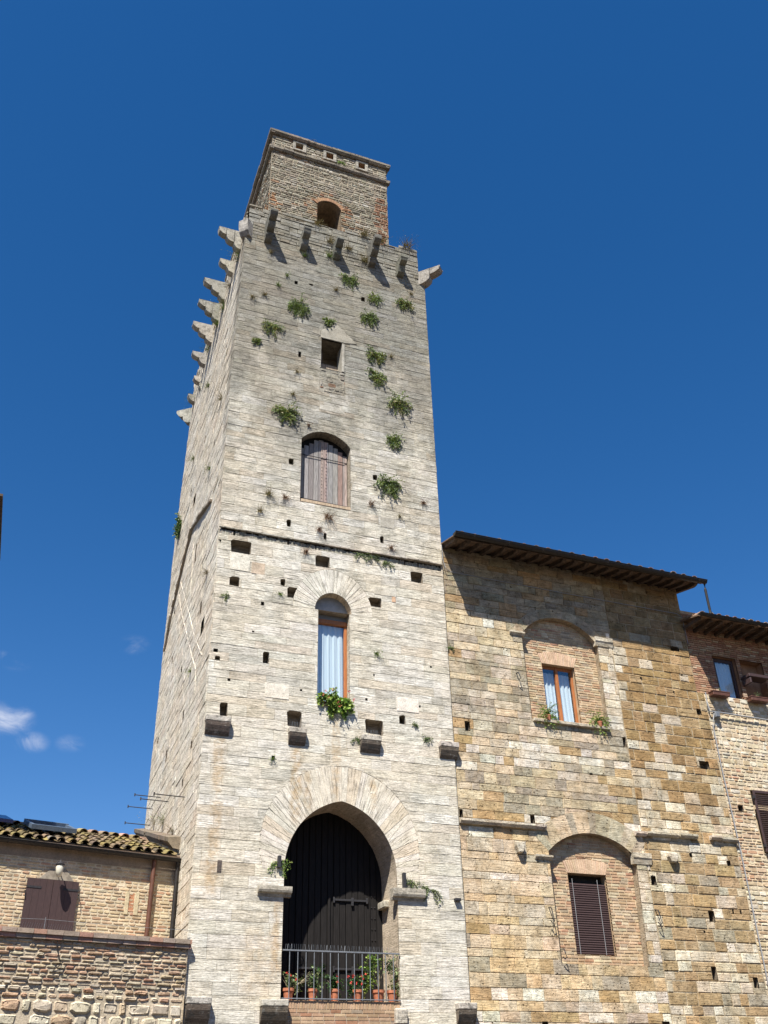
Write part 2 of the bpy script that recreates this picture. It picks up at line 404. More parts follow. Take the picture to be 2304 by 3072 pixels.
def masonry(b, fr, x0, z0, x1, z1, ch_h, ch_l, colf, holes=(), gap=.008, jit=.006, cham=.006, wob=0., rough=0., region=None, ragged=0., drop=0.):
    z = z0
    while z < z1 - .01:
        h = rnd.uniform(*ch_h); zt = min(z + h, z1)
        if z1 - zt < ch_h[0] * .5: zt = z1
        u = x0 - rnd.uniform(0, ch_l[0])
        lo = ch_l
        while u < x1 - .005:
            l = rnd.uniform(*lo); ue = u + l
            if x1 - ue < lo[0] * .4: ue = x1
            a, c = max(u, x0), min(ue, x1)
            zt2 = zt
            if ragged and zt > z1 - ragged: zt2 = zt - (rnd.random() ** 2) * ragged
            if c - a > .02 and rnd.random() >= drop:
                g = gap / 2
                A, B, Z0, Z1 = a + g, c - g, z + g, zt2 - g
                if a <= x0 + 1e-6 and c - a > .12: A += rnd.random() ** 2 * .028
                if c >= x1 - 1e-6 and c - a > .12: B -= rnd.random() ** 2 * .028
                if wob:
                    q = lambda: rnd.uniform(-wob, wob)
                    p = [(A + abs(q()), Z0 + abs(q())), (B - abs(q()), Z0 + abs(q())), (B - abs(q()), Z1 - abs(q())), (A + abs(q()), Z1 - abs(q()))]
                    if rough:   # rounder stones: cut the corners
                        w_, h_ = B - A, Z1 - Z0; k = rnd.uniform(.12, .3)
                        p = [(A + k * w_, Z0 + abs(q())), (B - k * w_, Z0 + abs(q())), (B - abs(q()), Z0 + k * h_), (B - abs(q()), Z1 - k * h_), (B - k * w_, Z1 - abs(q())), (A + k * w_, Z1 - abs(q())), (A + abs(q()), Z1 - k * h_), (A + abs(q()), Z0 + k * h_)]
                else: p = rect(A, Z0, B, Z1)
                col = colf((a + c) / 2, (z + zt) / 2)
                ps = [p]
                if region:
                    for i in range(len(region)):
                        ps = [clip(k_, region[i], region[(i + 1) % len(region)]) for k_ in ps]
                        ps = [k_ for k_ in ps if len(k_) > 2]
                for hh in holes: ps = subtract(ps, hh)
                d = rnd.uniform(-jit, jit)
                for k_ in ps: block(b, fr, k_, d, cham, col, rough=rough)
            u = ue
        z = zt
def sheet(b, fr, reg, holes, d, col):
    ps = [ccw(reg)]
    for h in holes: ps = subtract(ps, h)
    for p in ps: b.face([fr(u, z, d) for u, z in p], col, fr.flip)
def reveal(b, fr, hole, depth, col, back=True, d0=0.0, skip=()):
    hole = ccw(hole); n = len(hole)
    for i in range(n):
        if i in skip: continue
        j = (i + 1) % n
        b.face([fr(*hole[j], d0), fr(*hole[i], d0), fr(*hole[i], d0 - depth), fr(*hole[j], d0 - depth)], col, not fr.flip)
    if back: b.face([fr(u, z, d0 - depth) for u, z in hole], col, fr.flip)
def ring(b, fr, cx, cz, r0, r1, a0, a1, n, colf, d=.004, ch=.004, rz0=None, rz1=None, back=-.05):
    """voussoirs between an inner and outer arc"""
    rz0 = rz0 or r0; rz1 = rz1 or r1
    f1 = r1 if callable(r1) else (lambda a: r1)
    for i in range(n):
        t0 = math.radians(a0 + (a1 - a0) * i / n); t1 = math.radians(a0 + (a1 - a0) * (i + 1) / n); g = .0022
        p = []
        for (r, t) in ((r0, t0 + g / r0), (f1((t0 + t1) / 2) if callable(r1) else r1, t0 + g / 2), (f1((t0 + t1) / 2) if callable(r1) else r1, t1 - g / 2), (r0, t1 - g / r0)):
            p.append((cx + r * math.cos(t), cz + r * math.sin(t)))
        block(b, fr, p, d + rnd.uniform(-.003, .003), ch, colf(), back)
def jitc(c, a=.08, h=.03):
    k = 1 + rnd.uniform(-a, a); return tuple(max(.01, q * k * (1 + rnd.uniform(-h, h))) for q in c)
def pick(opts):
    r = rnd.random() * sum(o[0] for o in opts)
    for o in opts:
        r -= o[0]
        if r <= 0: return o[1]
    return opts[-1][1]

# ------------------------------------------------------------------ foliage
GREENS = [(.13, .165, .065), (.165, .20, .085), (.08, .11, .045), (.21, .24, .11), (.15, .175, .09)]
DRY = [(.30, .24, .11), (.22, .17, .08), (.18, .17, .06), (.34, .30, .17)]
LIME = [(.20, .27, .05), (.14, .22, .04), (.26, .31, .08), (.10, .17, .04)]
RUST = [(.22, .12, .07), (.16, .09, .06), (.28, .18, .10)]
DEEP = [(.02, .055, .012), (.03, .075, .02), (.045, .10, .025)]
def leaf(b, p, d, size, col, asp=.5):
    d = Vector(d).normalized(); s_ = d.cross(Vector((rnd.uniform(-1, 1), rnd.uniform(-1, 1), rnd.uniform(-1, 1)))).normalized()
    nrm = d.cross(s_).normalized(); p = Vector(p)
    a = p; t = p + d * size; m_ = p + d * size * .5
    l = m_ + s_ * size * asp * .5 + nrm * size * .1; r = m_ - s_ * size * asp * .5 + nrm * size * .1
    b.face([tuple(a), tuple(l), tuple(t)], col); b.face([tuple(a), tuple(t), tuple(r)], col)
def bush(name, fr, u, z, r, label, greens=GREENS, n=None, droop=.9, out=.8, up=.35, lsize=.05, cat='plant', group=None, tf=ident, asp=.55, d0=0., loc=None, ztop=.55, parent=None):
    b = MB(tf)
    ns = n or int(16 + r * 55)
    for i in range(ns):
        th = rnd.uniform(-1, 1); L = r * rnd.uniform(.45, 1.15)
        vu = math.sin(th * 1.7) * rnd.uniform(.5, 1); vz = rnd.uniform(-.8, 1) * up + .1; vd = rnd.uniform(.25, 1) * out
        v = Vector((vu, vz, vd)); v.normalize()
        p = Vector((u + rnd.uniform(-.15, .15) * r, z + rnd.uniform(-.1, .1) * r, .0 + d0))
        k = max(5, int(L / .034)); pts = []
        c0 = rnd.choice(greens)
        for j in range(k):
            v.y -= droop * .22 * rnd.uniform(.6, 1.4); v.normalize()
            if p.z < d0 + .02: v.z = abs(v.z) * .5 + .02
            p = p + v * (L / k); pts.append(Vector(p))
        wp = [fr(q.x, q.y, q.z) for q in pts]
        if len(wp) > 2: tube(b, [fr(u, z, d0 - .02)] + wp[::2], .004, 3, (.10, .10, .05), False)
        for j, q in enumerate(wp):
            for s_ in range(2):
                dv = Vector((rnd.uniform(-1, 1), rnd.uniform(-1, .6), rnd.uniform(-1, .5)))
                qq = Vector(q) + Vector((rnd.uniform(-1, 1), rnd.uniform(-1, .2), rnd.uniform(-1, 1))) * .02
                c = jitc(c0 if rnd.random() < .7 else rnd.choice(greens), .28, .08); c = tuple(min(.9, q_ * 1.22) for q_ in c)
                leaf(b, qq, dv, lsize * rnd.uniform(.6, 1.2), c, asp)
    o = b.build(name, LEAF, parent, loc=None if parent else (loc or fr(u, z, d0)))
    if parent is None: tag(o, label, cat, group)
    return o
def tuft(name, fr, u, z, r, label, cols=DRY, n=None, group='dry weed tufts rooted in the masonry', tf=ident, d0=0., parent=None):
    b = MB(tf)
    r *= 1.35
    for i in range(n or int(34 + r * 150)):
        c = jitc(rnd.choice(cols), .25, .08); L = r * rnd.uniform(.5, 1.3)
        v = Vector((rnd.uniform(-1, 1), rnd.uniform(-.5, 1.1), rnd.uniform(.15, .9))).normalized()
        p = Vector((u + rnd.uniform(-.3, .3) * r, z + rnd.uniform(-.15, .15) * r, d0)); w_ = rnd.uniform(.004, .0075)
        pr = p; seg = 3
        for j in range(seg):
            v.y -= .22; q = pr + v.normalized() * (L / seg)
            wa = w_ * (1 - j / seg); wb = w_ * (1 - (j + 1) / seg)
            pts = [fr(pr.x - wa, pr.y, pr.z), fr(pr.x + wa, pr.y, pr.z), fr(q.x + wb, q.y, q.z), fr(q.x - wb, q.y, q.z)]
            b.face(pts, c); pr = q
        if rnd.random() < .6:
            leaf(b, fr(pr.x, pr.y, pr.z), (rnd.uniform(-1, 1), rnd.uniform(-1, 0), rnd.uniform(-1, 1)), .03, c, .6)
    o = b.build(name, STRAW, parent, loc=None if parent else fr(u, z, d0))
    if parent is None: tag(o, label, 'weed', group)
    return o

# ================================================================== GROUND
b = MB(); b.face([(-400, -400, 0), (400, -400, 0), (400, 400, 0), (-400, 400, 0)], (.3, .25, .2))
o = b.build('ground', GROUNDM); o['kind'] = 'structure'

# ================================================================== TOWER
tower = thing('stone_tower', (7.6, 0, 0), 'tall pale travertine tower with projecting corbels, arched balcony door and small upper chamber', 'tower')
CREAM = (.60, .525, .42)
def trav_col(u, z):
    c = pick([(5, (.62, .58, .49)), (3, (.645, .61, .53)), (1.2, (.595, .535, .435)), (1.2, (.67, .64, .57)), (.8, (.55, .52, .45))])
    return jitc(c, .055, .008)
def side_col(u, z): return jitc(pick([(5, (.63, .575, .48)), (3, (.66, .61, .52)), (2, (.60, .53, .43))]), .05, .01)
# openings
def gothic(n=13):        # two-centred arch, springing at z 6.6, from right foot over the apex to the left foot
    am = math.degrees(math.acos(.3 / 1.67)); rt = [(7.5 + 1.67 * math.cos(math.radians(am * i / n)), 6.6 + 1.67 * math.sin(math.radians(am * i / n))) for i in range(n + 1)]
    return rt + [(15.6 - q[0], q[1]) for q in rt[-2::-1]]
DARC = gothic()
DOORHOLE = ccw([(6.43, 3.0), (9.17, 3.0)] + DARC)
WINARCH = ccw(arc_poly(7.57, 13.22, .51, .55, 0, 180, 14)); WINRECT = rect(7.15, 10.6, 8.02, 13.22)
SHUT = ccw([(6.57, 16.5), (8.08, 16.55)] + seg_arch(6.57, 8.08, 18.68, 19.08))
SMALLW = rect(7.11, 21.55, 7.88, 22.75)
HOLES = [(6.13, 24.80, 6.24, 24.95), (6.63, 24.92, 6.76, 25.0), (8.46, 24.84, 8.6, 25.02), (6.37, 21.75, 6.46, 21.97),
 (4.70, 14.52, 5.26, 14.90), (6.20, 17.68, 6.35, 17.88), (8.77, 17.72, 8.92, 17.92), (6.20, 15.6, 6.33, 15.83), (7.28, 15.4, 7.36, 15.6), (8.95, 15.62, 9.07, 15.84),
 (4.38, 14.76, 4.45, 14.83), (4.74, 13.52, 5.01, 13.80), (7.05, 14.52, 7.46, 14.86), (6.09, 13.75, 6.23, 13.96), (6.29, 13.44, 6.62, 13.76), (8.56, 13.56, 8.96, 13.84),
 (9.85, 14.53, 10.22, 14.86), (9.25, 13.80, 9.36, 13.98), (5.6, 13.10, 5.68, 13.2), (4.46, 11.63, 4.57, 11.72), (4.51, 11.42, 4.64, 11.53), (5.71, 11.51, 5.88, 11.82), (4.86, 10.92, 4.93, 10.99),
 (4.71, 9.98, 4.91, 10.36), (6.70, 10.89, 6.76, 10.94), (6.38, 9.95, 6.76, 10.35), (8.42, 9.98, 8.92, 10.36), (9.36, 10.34, 9.54, 10.58), (8.44, 10.86, 8.5, 10.92), (9.93, 10.84, 9.98, 10.9),
 (6.04, 9.09, 6.12, 9.18), (8.67, 11.55, 8.71, 11.61), (4.92, 6.48, 4.99, 6.70), (7.97, 13.05, 8.02, 13.10), (10.3, 12.0, 10.36, 12.05), (5.4, 12.3, 5.46, 12.34)]
def rough_hole(x0, z0, x1, z1):
    q = lambda m_: rnd.uniform(0, m_); a_ = min(.035, (x1 - x0) * .16); c_ = min(.035, (z1 - z0) * .16)
    if x1 - x0 < .12: return rect(x0, z0, x1, z1)
    return ccw([(x0 + q(a_), z0 + q(c_) * .6), (x1 - q(a_), z0), (x1, z0 + c_ + q(c_)), (x1 - q(a_) * .5, z1 - q(c_)), (x1 - a_ - q(a_), z1), (x0 + a_ + q(a_), z1 - q(c_) * .3), (x0, z1 - c_ - q(c_))])
HOLES = [rough_hole(*h) for h in HOLES if h[0] not in (7.97, 9.25)]
BRK = [(6.53, 8.0)]
rext = lambda t: 1.88 + .60 * math.sin(t)
EXT = [(7.80 + rext(t) * math.cos(t), 6.6 + rext(t) * math.sin(t)) for t in [math.pi * i / 30 for i in range(31)]]
EXTD = ccw(EXT)
EXTW = ccw(arc_poly(7.57, 13.22, 1.12, 1.26, 0, 180, 20))
allholes = [EXTD, DOORHOLE, EXTW, WINRECT, SHUT, SMALLW] + HOLES
wall = MB(warp)
BANDZ = (15.04, 15.22)
masonry(wall, FRONT, 4.36, 0, 10.87, 15.02, (.19, .30), (.45, 1.25), trav_col, allholes, gap=.004, jit=.005, cham=.003, wob=.003)
masonry(wall, FRONT, 4.36, 15.24, 10.87, 26.4, (.16, .28), (.4, 1.15), trav_col, allholes + [rect(7.08, 20.6, 7.93, 21.55)], gap=.004, jit=.006, cham=.003, wob=.003)
masonry(wall, FRONT, 4.44, 26.4, 10.66, 28.03, (.12, .22), (.2, .7), trav_col, [], gap=.012, jit=.016, cham=.010, ragged=.18)
# worn band: string course of thin upright stones with its broken drip edge
sheet(wall, FRONT, rect(4.36, 0, 10.87, 26.4), [rect(4.38, 15.03, 10.85, 15.235), DOORHOLE, WINARCH, WINRECT, SHUT, SMALLW] + HOLES, -.010, (.48, .45, .38))
sheet(wall, FRONT, rect(4.46, 26.4, 10.64, 27.8), [], -.04, (.33, .28, .22))
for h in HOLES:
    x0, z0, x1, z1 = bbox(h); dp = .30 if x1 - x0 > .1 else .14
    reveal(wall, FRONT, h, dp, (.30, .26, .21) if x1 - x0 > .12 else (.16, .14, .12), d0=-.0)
# rubble infill under the small window
def infc(u, z): return jitc(pick([(4, (.56, .52, .44)), (3, (.50, .46, .385)), (.35, (.40, .26, .18))]), .08, .02)
masonry(wall, FRONT, 7.09, 20.62, 7.92, 21.53, (.08, .22), (.12, .34), infc, [], gap=.018, jit=.012, cham=.014, wob=.012, rough=.006)
SIDEH = [rect(*q) for q in [(5.05, 19.1, 5.45, 19.5), (3.75, 16.2, 3.95, 16.85), (1.85, 13.6, 2.05, 13.95), (1.15, 12.75, 1.62, 13.15), (4.4, 12.9, 4.65, 13.1), (5.95, 10.75, 6.15, 11.1), (3.3, 11.1, 3.5, 11.35), (1.5, 9.72, 1.68, 9.9),
         (6.8, 14.2, 6.95, 14.4), (2.4, 9.0, 2.6, 9.2), (8.3, 12.1, 8.5, 12.3), (2.9, 17.4, 3.05, 17.65), (6.2, 20.1, 6.4, 20.4), (2.0, 19.3, 2.15, 19.5), (7.4, 16.2, 7.6, 16.45), (1.3, 22.4, 1.45, 22.6), (4.2, 21.0, 4.35, 21.25), (.9, 17.3, 1.0, 17.45)]]
masonry(wall, SIDE, 0, 0, 9.5, 26.2, (.17, .29), (.4, 1.1), side_col, SIDEH, gap=.007, jit=.008, cham=.006)
masonry(wall, SIDE, .05, 26.2, 9.4, 27.75, (.12, .22), (.25, .7), side_col, [], gap=.014, jit=.016, cham=.010, ragged=.2)
sheet(wall, SIDE, rect(0, 0, 9.5, 26.2), SIDEH, -.028, (.34, .28, .22))
sheet(wall, SIDE, rect(.03, 26.2, 9.45, 27.55), [], -.05, (.30, .25, .20))
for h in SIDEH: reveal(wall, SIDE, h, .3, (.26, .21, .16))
masonry(wall, RIGHT, 0, 14.5, 9.5, 26.4, (.17, .29), (.5, 1.2), side_col, [], gap=.010, jit=.010, cham=.008)
sheet(wall, RIGHT, rect(0, 0, 9.5, 26.4), [], -.03, (.34, .28, .22))
RIGHT2 = Frame((10.66, 0, 0), (0, 1, 0), (1, 0, 0)); masonry(wall, RIGHT2, .02, 26.4, 9.4, 28.0, (.12, .22), (.2, .7), side_col, [], gap=.012, jit=.012, cham=.01, ragged=.2); sheet(wall, RIGHT2, rect(.05, 26.4, 9.4, 27.55), [], -.03, (.34, .28, .22)); wall.face([(10.6, .02, 26.4), (10.84, .02, 26.4), (10.84, 9.4, 26.4), (10.6, 9.4, 26.4)], (.4, .35, .28))
wall.face([(10.84, 9.5, 0), (4.39, 9.5, 0), (4.39, 9.5, 27.55), (10.84, 9.5, 27.55)], (.5, .43, .34))
wall.face([(4.40, .03, 27.55), (10.62, .03, 27.55), (10.62, 9.5, 27.55), (4.40, 9.5, 27.55)], (.33, .29, .22))
# reveals of the large openings
reveal(wall, FRONT, DOORHOLE, 1.02, (.50, .43, .34), back=False, skip=(0,))
reveal(wall, FRONT, rect(7.15, 10.6, 8.02, 13.22), .42, (.52, .46, .37), back=False, skip=(2,))
reveal(wall, FRONT, WINARCH, .42, (.44, .38, .30), back=False, skip=())
reveal(wall, FRONT, SHUT, .50, (.42, .37, .30), back=False)
reveal(wall, FRONT, SMALLW, .9, (.40, .35, .28), back=True)
tw = wall.build('wall', TRAV, tower)
# arches (voussoirs)
a = MB(warp)
NV = 44
def gpt(t):       # intrados point seen from the arch foot centre under angle t
    c_, s_ = math.cos(t), math.sin(t); ox = .3 if c_ >= 0 else -.3     # circle centre relative to (7.8,6.6) is (-ox, 0)
    bq = ox * c_; k_ = -bq + math.sqrt(bq * bq + 1.67 ** 2 - .09); return (7.8 + k_ * c_, 6.6 + k_ * s_)
for i in range(NV):
    t0, t1 = math.pi * i / NV, math.pi * (i + 1) / NV; tm = (t0 + t1) / 2; re = rext(tm) - .004
    P4 = [gpt(t0 + .002), (7.8 + re * math.cos(t0 + .0014), 6.6 + re * math.sin(t0 + .0014)), (7.8 + re * math.cos(t1 - .0014), 6.6 + re * math.sin(t1 - .0014)), gpt(t1 - .002)]
    block(a, FRONT, P4, rnd.uniform(-.003, .004), .003, jitc(pick([(5, (.60, .56, .475)), (1.2, (.58, .51, .41)), (2, (.63, .59, .52))]), .05, .01), -.06)
a.build('door_arch', VOUSD, tower)
a = MB(warp); NV = 24
for i in range(NV):
    t0, t1 = math.pi * i / NV, math.pi * (i + 1) / NV
    P4 = [(7.57 + r * math.cos(t), 13.22 + s_ * math.sin(t)) for r, s_, t in ((.512, .552, t0 + .006), (1.115, 1.255, t0 + .003), (1.115, 1.255, t1 - .003), (.512, .552, t1 - .006))]
    block(a, FRONT, P4, rnd.uniform(-.004, .005), .004, jitc(pick([(5, (.58, .55, .475)), (2, (.61, .58, .51))]), .05, .01), -.06)
a.build('window_arch', VOUSW, tower)
# arch stones over the shutter window, flush and faint
# string course
s = MB(warp)
u = 4.36
while u < 10.86:
    l = rnd.uniform(.035, .06); hh = rnd.uniform(.1, .17)
    if rnd.random() < .98: block(s, FRONT, rect(u, 15.04, min(10.86, u + l - .004), 15.05 + hh), rnd.uniform(-.055, -.03), .004, jitc((.30, .28, .23), .18), -.12)
    u += l
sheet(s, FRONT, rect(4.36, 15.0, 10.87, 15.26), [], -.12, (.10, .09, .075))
u = 4.36
while u < 10.86:
    l = rnd.uniform(.3, .9); e = min(10.86, u + l)
    box(s, u, e - .006, -rnd.uniform(.012, .045) - (.03 if u > 9 else 0), .04, 15.215, 15.215 + rnd.uniform(.03, .055), jitc((.40, .36, .30), .15), .006)
    u = e
s.build('string_course', MOSSY, tower)
# pentagonal white lintel
p = MB(warp)
block(p, FRONT, [(7.08, 22.76), (7.92, 22.76), (8.30, 22.84), (8.12, 23.03), (7.58, 23.52), (7.42, 23.30), (7.08, 23.06)], .022, .012, (.70, .655, .56), -.03)
block(p, FRONT, [(6.80, 22.88), (7.07, 22.84), (7.07, 23.05), (6.86, 23.06)], .016, .01, (.62, .57, .48), -.03)
p.build('lintel', VOUS, tower)
p = MB(warp); box(p, 7.80, 7.885, -.015, .5, 21.56, 22.74, (.68, .63, .54), .008); p.build('door_jamb', VOUS, tower)
p = MB(warp); box(p, 7.12, 7.86, .42, .5, 21.56, 22.1, (.30, .24, .18), .01); box(p, 7.12, 7.3, .48, .52, 22.1, 22.74, (.12, .09, .07)); p.build('inner_panel', GREYWOOD, tower)

# upper chamber
CH = Frame((0, .9, 0), (1, 0, 0), (0, -1, 0)); CL = Frame((5.41, .9, 0), (.03, 1, 0), (-1, .03, 0)); CR = Frame((9.97, .9, 0), (-.0, 1, 0), (1, 0, 0))
CW = ccw([(7.20, 28.6), (8.11, 28.6)] + seg_arch(7.20, 8.11, 30.05, 30.33))
SQ = [rect(6.31, 32.72, 6.61, 33.06), rect(7.50, 32.70, 7.80, 33.04), rect(8.80, 32.70, 9.08, 33.04)]
def chc(u, z): return tuple(q * .88 for q in chc0(u, z))
def chc0(u, z):
    if ((u - 7.65) ** 2 + (z - 29.8) ** 2 * .7) ** .5 < .80 + rnd.uniform(-.3, .25): return jitc(pick([(2, (.33, .18, .105)), (2, (.37, .26, .16)), (3, (.33, .28, .20))]), .15)
    if u > 9.5 and z < 31.4 and rnd.random() < .75: return jitc((.30, .165, .10), .2)
    if u < 5.8 and z < 30.2 and rnd.random() < .4: return jitc((.42, .24, .13), .2)
    return jitc(pick([(5, (.33, .295, .225)), (3, (.38, .35, .275)), (1.4, (.46, .43, .36)), (1, (.26, .235, .18)), (.4, (.33, .21, .13))]), .14)
c = MB()
FR = [rect(6.20, 32.62, 6.72, 33.16), rect(7.40, 32.60, 7.92, 33.14), rect(8.70, 32.60, 9.20, 33.14)]
masonry(c, CH, 5.41, 27.5, 9.97, 33.15, (.07, .15), (.10, .34), chc, [CW] + FR + [rect(5.41, 32.28, 9.97, 32.44)], gap=.012, jit=.012, cham=.011, wob=.012, rough=.005)
sheet(c, CH, rect(5.41, 27.5, 9.97, 33.2), [CW] + SQ, -.02, (.34, .285, .21))
masonry(c, CL, 0, 27.5, 7.9, 33.15, (.07, .15), (.12, .38), chc, [], gap=.016, jit=.014, cham=.012, wob=.010, rough=.005)
sheet(c, CL, rect(0, 27.5, 7.9, 33.2), [], -.03, (.30, .24, .165))
masonry(c, CR, 0, 27.5, 7.9, 33.15, (.09, .17), (.16, .4), chc, [], gap=.016, jit=.018, cham=.012)
sheet(c, CR, rect(0, 27.5, 7.9, 33.2), [], -.03, (.30, .24, .165))
c.face([(9.95, 8.8, 27.5), (5.64, 8.8, 27.5), (5.64, 8.8, 33.2), (9.95, 8.8, 33.2)], (.35, .29, .2))
reveal(c, CH, CW, 1.0, (.25, .19, .13))
for q in SQ: reveal(c, CH, q, .16, (.36, .22, .13))
chamber = c.build('upper_chamber', GREYR, tower)
k = MB()
def stones_along(b, p0, p1, dn, out, zb, h, ln, col, inn=.05, mid=.5, bev=.015):
    p0 = Vector(p0); p1 = Vector(p1); d = (p1 - p0); L = d.length; d.normalize(); u = 0
    fr = Frame((p0.x, p0.y, 0), d, dn)
    while u < L - .01:
        e = min(L, u + rnd.uniform(*ln)); o_ = out + rnd.uniform(-.015, .01); z_ = zb + rnd.uniform(-.008, .008)
        cc_ = jitc(col, .15); A = u + .004; B = e - .004
        prof = [(-inn, zb), (o_ * mid, z_), (o_, z_ + h * .45), (o_, z_ + h), (-inn, z_ + h)]
        n = len(prof); vs = [fr(A, q[1], q[0]) for q in prof] + [fr(B, q[1], q[0]) for q in prof]
        fs = [(i, (i + 1) % n, n + (i + 1) % n, n + i) for i in range(n)] + [tuple(range(n))[::-1], tuple(range(n, 2 * n))]
        if fr.flip: fs = [f[::-1] for f in fs]
        b.mesh(vs, [f[::-1] for f in fs], cc_); u = e
for zb, o_, h in ((32.28, .11, .15), (33.16, .13, .17)):
    stones_along(k, (5.41 - o_, .9, 0), (9.97 + o_, .9, 0), (0, -1, 0), o_, zb, h, (.3, .9), (.22, .19, .15))
    stones_along(k, (5.41, .9 - o_ * .9, 0), (5.65, 8.9, 0), (-1, .03, 0), o_, zb, h, (.3, .9), (.22, .19, .15))
    stones_along(k, (9.97, .9 - o_ * .9, 0), (9.97, 8.9, 0), (1, 0, 0), o_, zb, h, (.3, .9), (.22, .19, .15))
k.face([(5.35, .85, 33.25), (10.05, .85, 33.25), (10.05, 8.9, 33.25), (5.6, 8.9, 33.25)], (.2, .18, .14))
k.build('cornice', MOSSY, chamber)
for x0, x1 in ((6.20, 6.72), (7.40, 7.92), (8.70, 9.20)):
    f = MB(); z0, z1 = (32.64, 33.14); xi0, xi1 = x0 + .11, x1 - .12
    box(f, x0, x1, .86, 1.0, z1 - .09, z1, (.33, .31, .26), .01); box(f, x0, x1, .86, 1.0, z0, z0 + .09, (.36, .33, .28), .01)
    box(f, x0, xi0, .862, 1.0, z0 + .09, z1 - .09, (.30, .28, .24), .01); box(f, xi1, x1, .862, 1.0, z0 + .09, z1 - .09, (.40, .37, .31), .01)
    f.build('stone_frame', CORB, chamber)
f = MB()
for i in range(24):
    x = 7.1 + i * .045; tube(f, [(x, -.02 + .9, 28.62), (x + rnd.uniform(-.02, .02), .82, 28.9)], .004, 3)
f.build('bird_spikes', IRON, chamber)
# door-like void of the chamber window gets a brick relieving arch
f = MB()
for i in range(15):
    t = math.radians(118 - i * 4); R_ = 1.0; cx, cz = 7.655, 29.36
for i, (u0, u1) in enumerate([(q / 14, (q + 1) / 14) for q in range(14)]):
    pts = seg_arch(7.20, 8.11, 30.06, 30.34, 14)
    A, B = pts[i], pts[i + 1]; ctr = (7.655, 29.7)
    def ex(q, s_): d = Vector((q[0] - ctr[0], q[1] - ctr[1])).normalized(); return (q[0] + d.x * s_, q[1] + d.y * s_)
    block(f, CH, [ex(A, .002), ex(A, .16), ex(B, .16), ex(B, .002)], .02, .008, jitc((.32, .19, .11), .18), -.03)
f.build('brick_arch', BRICK, chamber)

# corbels: stepped quarter-round brackets
def corbel(name, x, y, dx, dy, tiers, w_=.26, z0=26.1, parent=tower, top=None, mat=None, run=(.32, .30, .33), rise=(.36, .36, .40), tone=(.34, .325, .285)):
    b = MB(); d = Vector((dx, dy, 0)).normalized(); sd = Vector((-d.y, d.x, 0))
    prof = []; p = 0.; z = z0
    for t in range(tiers):
        R_, H = run[t], rise[t]
        for i in range(7):
            a_ = math.radians(90 * i / 6)
            prof.append((p + R_ * math.sin(a_) * 1.0, z + H * .82 * (1 - math.cos(a_))))
        prof.append((p + R_, z + H)); p += R_; z += H
    prof.append((-.15, z)); prof.append((-.15, z0))
    n = len(prof); base = Vector((x, y, 0)); cc_ = jitc(tone, .12)
    vs = []
    ro = [rnd.uniform(-.016, .016) for _ in prof]
    for s_ in (-.5, .5):
        for q, r_ in zip(prof, ro): vs.append(tuple(base + d * (q[0] + r_) + sd * (w_ * s_ + rnd.uniform(-.006, .006)) + Vector((0, 0, q[1]))))
    fs = [(i, (i + 1) % n, n + (i + 1) % n, n + i)[::-1] for i in range(n)]
    b.mesh(vs, fs, cc_)
    # side faces as fan of strips (profile is not convex)
    cidx = len(b.v)
    for s_, off in ((-.5, 0), (.5, n)):
        zt = prof[-2][1]
        cnt = n - 2
        for i in range(cnt - 1):
            A, B = prof[i], prof[i + 1]
            q = [vs[off + i], vs[off + i + 1], tuple(base + d * (B[0] + ro[i + 1]) + sd * w_ * s_ + Vector((0, 0, zt))), tuple(base + d * (A[0] + ro[i]) + sd * w_ * s_ + Vector((0, 0, zt)))]
            if abs(B[0] - A[0]) < 1e-4: continue
            b.face(q, cc_, s_ < 0)
        b.face([tuple(base + d * -.15 + sd * w_ * s_ + Vector((0, 0, zz))) for zz in (z0, zt)] + [tuple(base + sd * w_ * s_ + Vector((0, 0, zz))) for zz in (zt, z0)], cc_, s_ > 0)
    return b.build(name, mat or CORB, parent)
RN, RS = (.27, .26, .27), (.27, .27, .29)
for x, t, z_ in ((5.22, 3, 26.3), (6.44, 2, 26.38), (7.60, 2, 26.40), (8.86, 3, 26.5), (9.92, 2, 26.42)): corbel('corbel', x, 0, 0, -1, t, .24, z0=z_, run=RN, rise=RS if t == 3 else (.31, .30), tone=(.17, .165, .14))  # front corbels toned darker, painting in the shade of their undersides
SX = lambda y: 4.50 + .03 * y
for y, t, w_ in ((.75, 3, .25), (1.85, 2, .24), (3.2, 3, .25), (4.3, 3, .25), (5.5, 3, .25), (6.8, 2, .25)): corbel('corbel', SX(y), y, -1, 0, t, w_, z0=26.38, run=tuple(q * rnd.uniform(.93, 1.07) for q in RN), rise=RS)
corbel('corbel', SX(7.8), 7.8, -1, 0, 1, .25, z0=26.3, run=RN, rise=RS)
corbel('corbel', SX(7.2), 7.2, -1, 0, 1, .2, z0=25.5, run=(.13,), rise=(.28,))
corbel('corbel', SX(8.8), 8.8, -1, 0, 1, .25, z0=26.1, run=(.3,), rise=(.34,))
corbel('corbel', 4.80, 9.5, -1, .8, 2, .28, z0=25.6)
corbel('corbel', 10.80, .06, 1, -1, 2, .30, z0=26.35, run=(.34, .40), rise=(.32, .28))
corbel('corbel', 4.52, .05, -1, -1, 1, .34, z0=26.35, run=(.24,), rise=(.62,))
corbel('corbel', 10.82, .5, 1, 0, 1, .2, z0=26.0, run=(.14,), rise=(.2,))
